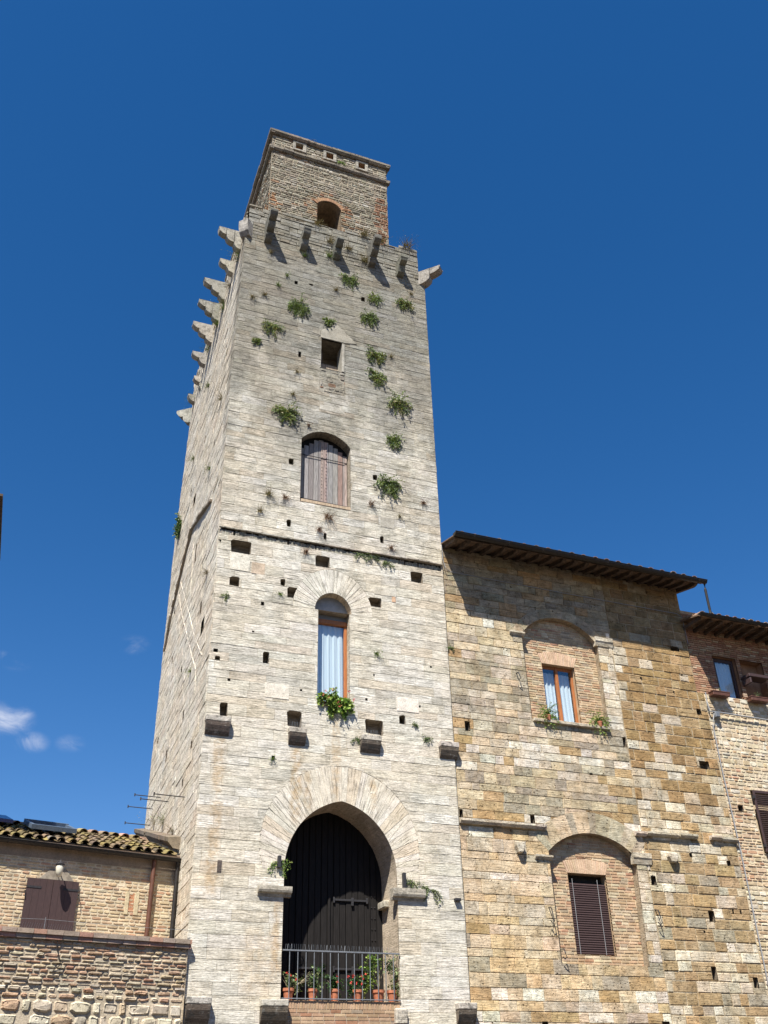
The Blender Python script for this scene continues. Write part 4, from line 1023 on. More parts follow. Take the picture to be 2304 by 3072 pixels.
def tiles(b, org, du, dn_up, L, n_rows, pitch, spacing=.21, r=.085, tl=.42, cols=None, jit=.02, exposed=.36):
    """pantile columns running up the slope; du = along the eave, dn_up = horizontal direction up the slope"""
    du = Vector(du).normalized(); up = (Vector(dn_up).normalized() * math.cos(pitch) + Vector((0, 0, math.sin(pitch)))); nr = du.cross(up).normalized()
    if nr.z < 0: nr = -nr
    org = Vector(org); n = int(L / spacing); seg = 7
    for i in range(n):
        u = (i + .5) * spacing
        for j in range(n_rows):
            c_ = jitc(pick(cols), .2, .05); uu = u + rnd.uniform(-jit, jit); s0 = j * exposed + rnd.uniform(-.02, .02); s1 = s0 + tl; ra, rb = r * rnd.uniform(.95, 1.08), r * .86
            vs = []
            for (s_, R_, lift) in ((s0, ra, .028), (s1, rb, .0)):
                for rr_ in (R_, R_ - .014):
                    for k_ in range(seg + 1):
                        a_ = math.pi * k_ / seg; vs.append(tuple(org + du * (uu + rr_ * math.cos(a_)) + up * s_ + nr * (rr_ * math.sin(a_) * .85 + lift)))
            m_ = seg + 1; fs = []
            for k_ in range(seg):
                fs += [(k_, k_ + 1, 2 * m_ + k_ + 1, 2 * m_ + k_), (m_ + k_ + 1, m_ + k_, 3 * m_ + k_, 3 * m_ + k_ + 1), (k_ + 1, k_, m_ + k_, m_ + k_ + 1)]
            b.mesh(vs, fs, c_)
        # channel tile between
        uc = u + spacing / 2
        vs = []
        for s_ in (0, n_rows * exposed + .05):
            for k_ in range(5): a_ = math.pi + math.pi * k_ / 4; vs.append(tuple(org + du * (uc + r * .9 * math.cos(a_)) + up * s_ + nr * (r * .8 * math.sin(a_) * .6 + .045)))
        b.mesh(vs, [(k_, k_ + 1, 6 + k_, 5 + k_) for k_ in range(4)], jitc(pick(cols), .2))
TC = [(4, (.33, .19, .12)), (3, (.38, .25, .16)), (2, (.28, .20, .14)), (1, (.42, .30, .2))]
b = MB(); tiles(b, (10.9, -.88, ze(-.88) + .05), (1, 0, 0), (0, 1, 0), 8.45, 4, math.radians(13), cols=TC, jit=.012, spacing=.40, r=.11); b.build('roof_tiles', TILE, roof)
b = MB()
tube(b, [(19.38, -.93, 15.66), (19.36, -.93, 15.45), (19.36, -.93, 14.72), (19.36, -.93, 14.62)], [.04, .04, .04, .052], 10); b.build('downpipe', GUTTER, roof)

# ================================================================== RIGHT HOUSE
rh = thing('brick_house', (21.5, .1, 0), 'brick-topped rubble house with tiled eave, cut by the right edge of the photo', 'building')
RF = Frame((0, .10, 0), (1, 0, 0), (0, -1, 0))
RW = rect(19.98, 12.40, 20.86, 13.78); RSW = rect(20.28, 7.85, 21.4, 9.62); RPH = [rect(19.72, 8.98, 19.9, 9.14)]
def rbc(u, z): return jitc(pick([(5, (.33, .185, .115)), (3, (.37, .24, .15)), (1.5, (.28, .145, .095)), (1, (.42, .32, .22))]), .14)
def rrc(u, z):
    if u < 20.2 and 7 < z < 10.2 and rnd.random() < .8: return jitc(pick([(4, (.47, .35, .225)), (2, (.42, .255, .16))]), .12)
    return jitc(pick([(5, (.50, .42, .295)), (2.2, (.58, .53, .42)), (2.5, (.44, .35, .225)), (1, (.40, .28, .17))]), .12)
b = MB()
masonry(b, RF, 19.12, 12.45, 24.5, 15.1, (.066, .078), (.18, .30), rbc, [RW, rect(21.02, 12.40, 21.9, 13.78)], gap=.013, jit=.007, cham=.005, wob=.003)
masonry(b, RF, 19.36, 9.9, 24.5, 12.45, (.07, .16), (.10, .30), rrc, RPH, gap=.014, jit=.008, cham=.012, wob=.014, rough=.004)
masonry(b, RF, 19.36, 0, 24.5, 9.9, (.06, .14), (.12, .34), rrc, [RSW] + RPH, gap=.014, jit=.008, cham=.010, wob=.012, rough=.004)
sheet(b, RF, rect(19.1, 12.44, 24.5, 15.2), [RW, rect(21.02, 12.40, 21.9, 13.78)], -.03, (.40, .30, .2)); sheet(b, RF, rect(19.35, 0, 24.5, 12.44), [RSW] + RPH, -.014, (.50, .42, .30))
reveal(b, RF, RW, .3, (.30, .17, .10), back=False); reveal(b, RF, rect(21.02, 12.40, 21.9, 13.78), .3, (.30, .17, .10), back=True); reveal(b, RF, RSW, .2, (.5, .4, .28), back=True)
for q in RPH: reveal(b, RF, q, .2, (.2, .16, .12))
b.face([(24.5, .1, 0), (24.5, 9, 0), (24.5, 9, 15), (24.5, .1, 15)], (.42, .33, .2)); b.face([(19.35, 9, 0), (19.35, 9, 15), (24.5, 9, 15), (24.5, 9, 0)], (.42, .33, .2))
b.build('wall', BRICK, rh)
b = MB()
for q in ((20.0, 20.16, 12.4, 13.76), (20.78, 20.86, 12.4, 13.76)): box(b, q[0], q[1], .24, .32, q[2], q[3], bev=.01)
box(b, 20.16, 20.78, .24, .32, 13.66, 13.76, bev=.01); box(b, 20.16, 20.78, .24, .32, 12.4, 12.5, bev=.01)
rw = b.build('window', BROWNP, rh)
b = MB(); curtain(b, RF, 20.16, 20.78, 12.5, 13.66, -.24, .02, .14); b.build('curtain', CURT, rw, smooth=True)
b = MB(); box(b, 20.16, 20.78, .27, .276, 12.5, 13.66); b.build('pane', GLASS, rw)
b = MB(); box(b, 19.9, 20.95, .40, .44, 12.35, 13.85); b.build('dark_room', DARKIN, rw)
b = MB(); box(b, 20.90, 21.7, -.30, .1, 13.06, 13.16, bev=.01); box(b, 20.92, 20.98, -.28, .09, 12.86, 13.06, bev=.01); b.build('window_shelf', BROWNP, rh)
# louvred shutter
b = MB(); box(b, 20.30, 20.36, -.0, .05, 7.87, 9.60, bev=.006); box(b, 20.36, 21.3, 0, .05, 9.52, 9.60, bev=.006); box(b, 20.36, 21.3, 0, .05, 7.87, 7.95, bev=.006); box(b, 21.3, 21.36, 0, .05, 7.87, 9.6, bev=.006)
z = 7.97
while z < 9.5:
    b.mesh([(20.36, 0.0, z), (21.3, 0.0, z), (21.3, .045, z + .04), (20.36, .045, z + .04), (20.36, .008, z - .008), (21.3, .008, z - .008), (21.3, .053, z + .032), (20.36, .053, z + .032)], [(0, 1, 2, 3), (7, 6, 5, 4), (0, 4, 5, 1)], (.05, .03, .03)); z += .055
lv = b.build('shutter', BROWNP, rh)
for zz in (8.0, 9.35): b = MB(); box(b, 20.27, 20.31, -.02, .06, zz, zz + .08); b.build('hinge', IRON, lv)
# roof
b = MB(); zr = lambda y: 14.56 + (y + .80) * .22
vs = []
for y in (-.80, 4.5):
    for dz in (0, .04): vs += [(18.98, y, zr(y) + dz), (24.6, y, zr(y) + dz)]
vs2 = [(19.12 if (v_[0] < 19.2 and v_[1] > 0) else v_[0], v_[1], v_[2]) for v_ in vs]
b.mesh(vs, [(0, 4, 5, 1), (2, 3, 7, 6), (0, 1, 3, 2), (0, 2, 6, 4), (1, 5, 7, 3), (4, 6, 7, 5)], (.2, .12, .07))
rroof = b.build('roof', PLANK, rh)
for i in range(14):
    x = 19.1 + i * .4; bb = MB(); box(bb, x - .045, x + .045, -.72, .2, 14.47, 14.58, bev=.006); bb.build('rafter', BEAMWOOD, rroof)
gutter((18.95, -.90, 14.60), (24.6, -.90, 14.60), .07, rroof)
b = MB(); tiles(b, (18.98, -.86, zr(-.86) + .05), (1, 0, 0), (0, 1, 0), 5.6, 8, math.atan(.22), cols=TC, jit=.012, spacing=.30, r=.10); b.build('roof_tiles', TILE, rroof)
# flower boxes on that window
def flower_box(x0, x1, y0, y1, z0, z1, label, greens, n=8):
    t = thing('flower_box', ((x0 + x1) / 2, (y0 + y1) / 2, z0), label, 'flower box')
    b = MB(); box(b, x0, x1, y0, y1, z0, z1, bev=.012); box(b, x0 - .012, x1 + .012, y0 - .012, y1 + .012, z1 - .03, z1 + .002, bev=.006); b.build('trough', COPPER, t)
    bush('foliage', Frame((0, (y0 + y1) / 2, 0), (1, 0, 0), (0, -1, 0)), (x0 + x1) / 2, z1, .22, '', greens, n=n, parent=t, lsize=.045, droop=.5, up=.9)
    return t
flower_box(19.50, 20.12, -.16, .06, 12.34, 12.48, 'terracotta flower box under the lit half of the brick house window', GREENS)
flower_box(20.92, 21.6, -.16, .06, 12.34, 12.48, 'terracotta flower box at the very right edge below the copper shelf', GREENS)

# ================================================================== cables
def cable(pts, r, label, mat=CABLE):
    b = MB(); tube(b, pts, r, 6); return tag(b.build('cable', mat, loc=pts[0]), label, 'cable')
cable([(10.86, -.03, 15.9), (10.87, -.04, 15.4), (10.93, -.04, 15.15), (11.1, .02, 15.08), (13, .03, 15.06), (16, .03, 15.02), (18.9, .03, 15.0), (19.06, .02, 14.9), (19.10, .03, 14.0)], .010, 'thin grey cable along the palace wall just under the rafters')
cable([(19.36, .02, 12.45), (19.33, .01, 12.1), (19.37, .01, 11.85), (19.55, .01, 11.86), (21.6, .02, 11.83), (24.4, .02, 11.8)], .022, 'grey cable bundle running level across the pale rubble wall')
cable([(19.5, .0, 11.8), (19.42, .0, 11.6), (19.37, .01, 11.4), (19.36, .01, 10.2), (19.40, .01, 8.2), (19.41, .01, 7.9), (19.39, .01, 5.5), (19.38, .01, 3.0)], .016, 'pale cable dropping down the joint between palace and brick house')
jb = thing('junction_box', (19.58, .0, 11.75), 'small grey junction box where the cables meet', 'junction box'); b = MB(); box(b, 19.5, 19.66, -.06, .06, 11.68, 11.86, bev=.01); b.build('case', STEEL, jb); b = MB(); box(b, 19.52, 19.64, -.07, -.061, 11.7, 11.84, bev=.003); b.build('lid', STEEL, jb)

# ================================================================== LEFT WING (turned 11 degrees)
A11 = math.radians(11); ED = Vector((math.cos(A11), math.sin(A11), 0)); EN = Vector((math.sin(A11), -math.cos(A11), 0))
LW = Frame((4.42, 1.85, 0), ED, EN); LT = Frame((4.38, -.10, 0), ED, EN)
lh = thing('brick_house', LW(-2.5, 0), 'low yellowish brick house with mossy tiled roof and closed dark shutters left of the tower', 'building')
def lbc(u, z):
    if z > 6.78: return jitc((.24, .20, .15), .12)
    return jitc(pick([(5, (.48, .38, .245)), (4, (.45, .335, .215)), (1.8, (.42, .265, .17)), (1.5, (.52, .44, .31)), (.6, (.37, .28, .19))]), .13)
b = MB()
masonry(b, LW, -5.6, 4.2, -.0, 6.80, (.062, .085), (.11, .27), lbc, [], gap=.014, jit=.005, cham=.008, wob=.010, rough=.002)
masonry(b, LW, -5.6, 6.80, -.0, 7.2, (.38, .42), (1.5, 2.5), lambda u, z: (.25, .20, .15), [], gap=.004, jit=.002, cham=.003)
sheet(b, LW, rect(-5.6, 0, -.0, 7.2), [], -.009, (.50, .43, .31))
sheet(b, LW, rect(-5.6, 0, -.0, 7.2), [], -3.5, (.40, .33, .2))
b.face([LW(-5.6, 0, 0), LW(-5.6, 0, -3.5), LW(-5.6, 7.2, -3.5), LW(-5.6, 7.2, 0)], (.45, .36, .22))
lwall = b.build('wall', BRICK, lh)
b = MB()
for i in range(2):
    s0 = -3.43 + i * .56
    for j in range(4):
        a_ = s0 + j * .1385; vs = []
        q = [LW(a_ + .001, z_, d_) for z_ in (5.0, 6.37) for d_ in (.03, .065)] + [LW(a_ + .1365, z_, d_) for z_ in (5.0, 6.37) for d_ in (.03, .065)]
        b.mesh(q, [(1, 5, 7, 3), (0, 1, 3, 2), (4, 6, 7, 5), (2, 3, 7, 6), (0, 4, 5, 1)], (.05, .03, .03))
shs = b.build('shutter', BROWNP, lh)
for s0, s1, z_ in ((-3.43, -3.12, 6.17), (-2.64, -2.31, 6.17)):
    b = MB(); q = [LW(u_, zz, d_) for u_ in (s0, s1) for zz in (z_, z_ + .04) for d_ in (.066, .074)]; b.mesh(q, [(1, 5, 7, 3), (0, 1, 3, 2), (4, 6, 7, 5), (2, 3, 7, 6), (0, 4, 5, 1)], (.05, .04, .04))
    b.build('hinge', IRON, shs)
for s_ in (-3.45, -2.29): b = MB(); tube(b, [LW(s_, 6.1, .03), LW(s_, 6.1, .09), LW(s_ + .01, 5.98, .09)], .012, 5); b.build('shutter_catch', IRON, shs)
# plaster frame patch around the shutters, blocked slit
b = MB(); block(b, LW, [(-3.2, 6.38), (-2.42, 6.38), (-2.62, 6.62), (-2.8, 6.58), (-2.95, 6.60)], .012, .004, (.34, .30, .24), -.01)
b.build('plaster_patch', PLASTER, lwall)
b = MB(); block(b, LW, rect(-1.22, 5.80, -1.13, 6.28), .012, .006, (.52, .44, .29), -.01); block(b, LW, rect(-1.0, 5.80, -.90, 6.28), .012, .006, (.52, .44, .29), -.01)
block(b, LW, rect(-1.12, 5.86, -1.01, 6.26), -.004, .004, (.42, .20, .11), -.01); b.build('blocked_slit', BRICK, lwall)
# roof
LPIT = math.radians(19.5); ro_ = Vector(LW(-5.7, 7.16, .26))
b = MB(); LROOFH = 1; UPV = -EN * math.cos(LPIT) + Vector((0, 0, math.sin(LPIT)))
ev0, ev1 = Vector(LW(-5.7, 7.13, .10)), Vector(LW(-.02, 7.13, .10)); 
tp0, tp1 = ev0 + UPV * 2.7, ev1 + UPV * 2.7
th_ = Vector((0, 0, -.05))
b.mesh([tuple(q_) for q_ in (ev0 + UPV * 2.3 + Vector((0, 0, .01)), ev1 + UPV * 2.3 + Vector((0, 0, .01)), tp1 + Vector((0, 0, .13)), tp0 + Vector((0, 0, .13)))], [(0, 1, 2, 3)], (.25, .16, .1))
b.mesh([tuple(p_) for p_ in (ev0, ev1, tp1, tp0, ev0 + th_, ev1 + th_, tp1 + th_, tp0 + th_)], [(0, 1, 2, 3), (7, 6, 5, 4), (4, 5, 1, 0), (5, 6, 2, 1), (6, 7, 3, 2), (7, 4, 0, 3)], (.2, .14, .09))
lroof = b.build('roof', PLANK, lh)
MC = [(4, (.20, .155, .065)), (3, (.17, .13, .07)), (2, (.22, .16, .10)), (2, (.24, .19, .075)), (1.5, (.13, .10, .07)), (.4, (.30, .26, .20))]
b = MB(); tiles(b, ev0 + Vector((0, 0, .035)), ED, -EN, 5.66, 8, LPIT, spacing=.25, r=.088, cols=MC, jit=.035, exposed=.30); 
b.build('roof_tiles', TILE, lroof)
b = MB()   # a second, reddish layer higher up
tiles(b, ev0 + UPV * 2.25 + Vector((0, 0, .075)), ED, -EN, 5.6, 1, LPIT, spacing=.27, r=.10, cols=[(3, (.36, .215, .16)), (2, (.30, .23, .16)), (2, (.27, .21, .10))], jit=.02)
b.build('ridge_tiles', TILE, lroof)
gutter(tuple(Vector(LW(-5.7, 7.10, .17))), tuple(Vector(LW(.0, 7.06, .17))), .075, lroof)
# skylight
sk = MB(); s0 = ev0 + ED * (5.7 - 3.42) + UPV * .55 + Vector((0, 0, .20)); ww = 1.02; ln = .9
nrm = ED.cross(UPV).normalized(); nrm = nrm if nrm.z > 0 else -nrm
def slab(b, o_, a_, c_, h, col=(.2, .22, .25)):
    v_ = [o_, o_ + a_, o_ + a_ + c_, o_ + c_]; v_ = v_ + [q + nrm * h for q in v_]
    b.mesh([tuple(q) for q in v_], [(3, 2, 1, 0), (4, 5, 6, 7), (0, 1, 5, 4), (1, 2, 6, 5), (2, 3, 7, 6), (3, 0, 4, 7)], col)
slab(sk, s0, ED * ww, UPV * .09, .10); slab(sk, s0 + UPV * (ln - .09), ED * ww, UPV * .09, .12); slab(sk, s0 + UPV * .09, ED * .07, UPV * (ln - .18), .10); slab(sk, s0 + UPV * .09 + ED * (ww - .07), ED * .07, UPV * (ln - .18), .10)
sky_w = sk.build('skylight', flat_mat('skylight_frame', (.13, .17, .22), .4, .3), lroof)
b = MB(); slab(b, s0 + UPV * .09 + ED * .07, ED * (ww - .14), UPV * (ln - .18), .05); b.build('pane', flat_mat('dark_glass', (.03, .05, .09), .08, spec=.8, var=.02), sky_w)
b = MB(); o_ = ev0 + ED * .9 + UPV * 1.25 + Vector((0, 0, .2)); slab(b, o_, ED * 1.1, UPV * .9, .08); b.build('solar_panel', flat_mat('panel_blue', (.03, .06, .20), .2, spec=.7, var=.05), lroof)
# downpipes
b = MB(); p_ = [LW(-.66, 7.04, .10), LW(-.66, 6.8, .09), LW(-.67, 5.2, .08), LW(-.67, 4.6, .08)]; tube(b, p_, .052, 10); b.build('downpipe', COPPER, lh)
b = MB(); p_ = [LW(-.11, 7.02, .16), LW(-.11, 6.95, .15), LW(-.10, 6.8, .12), LW(-.10, 4.6, .11)]; tube(b, p_, .045, 10); b.build('downpipe', GUTTER, lh)
b = MB(); tube(b, [LW(-.03, 6.6, .08), LW(-.03, 4.6, .08)], .02, 6); b.build('conduit', GUTTER, lh)
# wall lamp
wl = thing('wall_lamp', LW(-2.86, 6.38, 0), 'small glass lantern on a curled iron arm above the dark shutters', 'lamp')
b = MB(); tube(b, [LW(-2.80, 6.62, -.01), LW(-2.80, 6.64, .12), LW(-2.82, 6.72, .22), LW(-2.85, 6.74, .30), LW(-2.86, 6.68, .33)], .012, 6); tube(b, [LW(-2.80, 6.50, -.01), LW(-2.80, 6.48, .08), LW(-2.81, 6.6, .14)], .009, 5); b.build('arm', IRON, wl)
b = MB(); q = Vector(LW(-2.86, 6.38, .33)); lathe(b, q, [(.0, .0), (.045, .01), (.075, .10), (.085, .2), (.06, .26), (0, .30)], 10); b.build('shade', flat_mat('lantern_glass', (.55, .52, .42), .25, var=.1), wl, smooth=True)
b = MB(); lathe(b, q, [(.0, .36), (.02, .33), (.05, .30), (.10, .262), (.095, .25), (0, .25)], 10); b.build('cap', IRON, wl)
# terrace wall in front
tr = thing('terrace_wall', LT(-2, 0), 'rough brick and rubble terrace wall with flat coping, bottom left beside the tower foot', 'wall')
def ttc(u, z): return jitc(pick([(4, (.43, .335, .225)), (2.0, (.39, .26, .175)), (3, (.46, .39, .28)), (.8, (.34, .20, .13)), (1, (.38, .33, .25))]), .12)
def tsc(u, z): return jitc(pick([(5, (.52, .455, .345)), (3, (.47, .41, .31)), (2, (.57, .51, .40)), (.8, (.43, .30, .20)), (.8, (.44, .35, .24))]), .10)
b = MB()
masonry(b, LT, -5.6, 4.15, .0, 4.88, (.055, .085), (.12, .32), ttc, [], gap=.016, jit=.017, cham=.014, wob=.010, rough=.006, drop=.02)
masonry(b, LT, -5.6, 3.85, .0, 4.15, (.09, .15), (.12, .34), lambda u, z: ttc(u, z) if rnd.random() < .55 else tsc(u, z), [], gap=.026, jit=.026, cham=.02, wob=.014, rough=.010, drop=.03)
masonry(b, LT, -5.6, 3.0, .0, 3.85, (.16, .30), (.16, .48), tsc, [], gap=.010, jit=.018, cham=.03, wob=.035, rough=.014, drop=.02)
masonry(b, LT, -5.6, 0, .0, 3.0, (.08, .2), (.2, .5), tsc, [], gap=.03, jit=.03, cham=.03, wob=.02, rough=.010)
sheet(b, LT, rect(-5.6, 4.12, .0, 4.88), [], -.022, (.42, .355, .265)); sheet(b, LT, rect(-5.6, 0, .0, 4.12), [], -.032, (.45, .38, .28))
b.face([LT(-5.6, 4.93, 0), LT(0, 4.93, 0), LT(0, 4.93, -1.9), LT(-5.6, 4.93, -1.9)], (.3, .25, .2))
b.face([LT(.0, 0, .0), LT(.0, 0, -.15), LT(.0, 4.9, -.15), LT(.0, 4.9, .0)], (.4, .33, .24))
b.build('wall', RUBBLE, tr)
b = MB(); u = -5.6
while u < .04:
    e = min(.05, u + rnd.uniform(.25, .34))
    for z0, z1, pr in ((4.88, 4.955, .05), (4.96, 5.045, .085)):
        q = [LT(u_, zz, d_) for u_ in (u + .004, e - .004) for zz in (z0, z1) for d_ in (-.25, pr + rnd.uniform(-.004, .004))]
        b.mesh(q, [(1, 5, 7, 3), (0, 1, 3, 2), (4, 6, 7, 5), (2, 3, 7, 6), (0, 4, 5, 1)], jitc(pick([(3, (.30, .24, .19)), (1, (.34, .20, .15))]), .12))
    u = e
b.build('coping', BRICK, tr)
b = MB(); tube(b, [LT(-3.0, 5.05, -.02), LT(-3.0, 5.28, -.02)], .006, 5); tube(b, [LT(-3.6, 5.22, -.02), LT(-3.0, 5.24, -.02), LT(-1.5, 5.22, -.02), LT(-.0, 5.24, -.02)], .004, 4)
for i in range(30): u = -3.62 + i * .045; tube(b, [LT(u, 5.04, 0), LT(u + .02, 5.16, .02)], .003, 3)
b.build('bird_wire', STEEL, tr)
b = MB(); tube(b, [LT(-2.72, 4.86, .03), LT(-2.71, 4.7, .04), LT(-2.62, 4.52, .04), LT(-2.6, 4.44, .04), LT(-2.7, 4.36, .03), LT(-2.74, 4.3, .03)], .009, 5); tag(b.build('cable', GUTTER, loc=LT(-2.7, 4.9, .03)), 'short dark loose wire dangling from the coping of the rough wall', 'cable')

# ================================================================== neighbouring house at the far left edge
nh = thing('neighbouring_house', (-4, 0, 0), 'dark eave of a house just entering at the left edge of the photo', 'building')
b = MB(); NF = Frame((-3.2, 0, 0), (0, 1, 0), (1, 0, 0)); masonry(b, NF, -1.9, 8, 1.9, 14, (.2, .3), (.4, .8), pal_col, [], gap=.012); box(b, -7, -3.22, -1.9, 1.9, 0, 14, (.4, .33, .24)); b.build('wall', ASHLAR, nh)
b = MB(); vs = [(-.955, -1.63, 14.0), (-.835, 1.50, 14.0), (-7, 2.2, 14.0), (-7, -1.9, 14.0)]
vs = vs + [(x_, y_, 14.06) for x_, y_, z_ in vs]; b.mesh(vs, [(0, 1, 2, 3), (7, 6, 5, 4), (0, 4, 5, 1), (1, 5, 6, 2), (2, 6, 7, 3), (3, 7, 4, 0)], (.2, .12, .08)); b.build('roof', BEAMWOOD, nh)

# ================================================================== unseen houses around the square, added to block low sky fill
def square_house(x0, x1, y0, y1, h, face, label):
    t = thing('unseen_house', ((x0 + x1) / 2, (y0 + y1) / 2, 0), label, 'house', 'unseen houses added around the square to block low sky light')
    if face == 'N': fr = Frame((0, y1, 0), (1, 0, 0), (0, 1, 0)); a0, a1 = x0, x1
    elif face == 'E': fr = Frame((x1, 0, 0), (0, 1, 0), (1, 0, 0)); a0, a1 = y0, y1
    else: fr = Frame((x0, 0, 0), (0, 1, 0), (-1, 0, 0)); a0, a1 = y0, y1
    b = MB(); box(b, x0, x1, y0, y1, 0, h, (.34, .27, .18)); b.build('wall', RUBBLE, t)
    b = MB(); box(b, x0 - .6, x1 + .6, y0 - .6, y1 + .6, h, h + .25, (.2, .12, .08)); cx, cy = (x0 + x1) / 2, (y0 + y1) / 2
    b.mesh([(x0 - .6, y0 - .6, h + .25), (x1 + .6, y0 - .6, h + .25), (x1 + .6, y1 + .6, h + .25), (x0 - .6, y1 + .6, h + .25), (cx, cy, h + 2.2)], [(0, 1, 4), (1, 2, 4), (2, 3, 4), (3, 0, 4)], (.3, .17, .1)); b.build('roof', TILE, t)
    n = int((a1 - a0) / 3.2)
    for k_ in range(int(h / 3.4)):
        for i in range(n):
            u = a0 + (i + .5) * (a1 - a0) / n; z = 1.2 + 3.3 * k_
            b = MB(); block(b, fr, rect(u - .55, z, u + .55, z + 1.7), .06, .02, (.55, .48, .36), 0); w_ = b.build('window', ASHLAR, t)
            b = MB(); block(b, fr, rect(u - .45, z + .1, u + .45, z + 1.6), .08, .01, (.06, .04, .03), .05); b.build('shutter', BROWNP, w_)
square_house(-22, -8, -52, -44, 13, 'N', 'unseen stone house added behind the camera on the far left of the square')
square_house(-7.5, 6, -53, -45, 15, 'N', 'unseen taller stone house added straight behind the camera across the square')
square_house(6.5, 24, -52, -44, 12, 'N', 'unseen long stone house added behind the camera on the right of the square')
square_house(36, 44, -40, -12, 13, 'W', 'unseen long stone house added to close the right side of the square')
square_house(-34, -26, -42, -16, 11, 'E', 'unseen long stone house added to close the left side of the square')

# ================================================================== plants
TF = warp
G1 = 'caper bushes growing from the tower face'
for (u, z, r, lab) in [
 (8.02, 25.60, .38, 'caper bush highest on the tower face, just below the middle corbels'),
 (10.09, 25.10, .36, 'caper bush nearest the top right corner of the tower'),
 (8.70, 24.10, .42, 'thick caper bush of the upper pair above and right of the dark square opening'),
 (8.95, 25.00, .28, 'flat caper bush directly above the thick one, beside a putlog hole'),
 (6.30, 23.75, .44, 'wide caper bush above and left of the dark square opening'),
 (5.49, 22.62, .38, 'caper bush nearest the left corner of the upper tower face'),
 (7.34, 23.42, .22, 'small caper bush touching the white pointed lintel'),
 (5.03, 21.95, .14, 'tiny caper sprig below the leftmost bush of the upper tower'),
 (8.93, 22.50, .36, 'caper bush right of the dark square opening'),
 (8.97, 21.58, .34, 'sparse caper bush below and right of the dark square opening'),
 (9.68, 20.75, .44, 'dark dense caper bush high on the right, between square opening and shutters'),
 (6.11, 19.40, .42, 'caper bush just above and left of the shuttered window'),
 (9.51, 19.25, .28, 'small caper bush right of the shuttered window near the tower edge'),
 (9.25, 17.52, .44, 'broad caper bush low on the right, beside a putlog hole at shutter height')]:
    bush('caper_bush', FRONT, u, z + r * .25, r * 1.08, lab, group=G1, tf=TF, droop=rnd.uniform(.5, 1.15), lsize=rnd.uniform(.056, .074), n=int((18 + r * 95) * rnd.uniform(.65, 1.1)), up=rnd.uniform(.8, 1.3), out=rnd.uniform(.45, .75), greens=GREENS + ([(.24, .21, .10)] if rnd.random() < .5 else []))
for (u, z, r, lab) in [
 (8.35, 15.12, .26, 'left part of the green creeper hanging from the worn string course'),
 (8.70, 15.08, .26, 'middle part of the green creeper hanging from the worn string course'),
 (9.14, 15.02, .24, 'right part of the green creeper hanging from the worn string course')]:
    bush('creeper', FRONT, u, z, r, lab, group='creeper on the string course', tf=TF, droop=1.2, n=14, up=.2, out=.4, lsize=.042)
for (u, z, r, lab, gr) in [
 (6.30, 6.72, .34, 'leafy vine standing on the left impost of the arch', LIME), (9.60, 6.45, .30, 'sparse vine on the right impost of the arch', GREENS), (9.98, 6.35, .36, 'vine hanging over the outer end of the right impost', GREENS),
 (8.18, 9.78, .18, 'green sprig beside the second bracket from the right', GREENS), (4.67, 13.2, .15, 'green sprig near the left tower edge below the square sockets', GREENS), (10.12, 10.05, .17, 'small spiky plant left of the rightmost bracket', GREENS), (9.79, 10.36, .10, 'tiny sprig beside the small socket near the rightmost bracket', GREENS)]:
    bush('wall_plant', FRONT, u, z, r, lab, gr, tf=TF, droop=1.0, n=int(8 + r * 22), up=.7, out=.35, lsize=.045)
G2 = 'dry weed tufts rooted in the masonry'
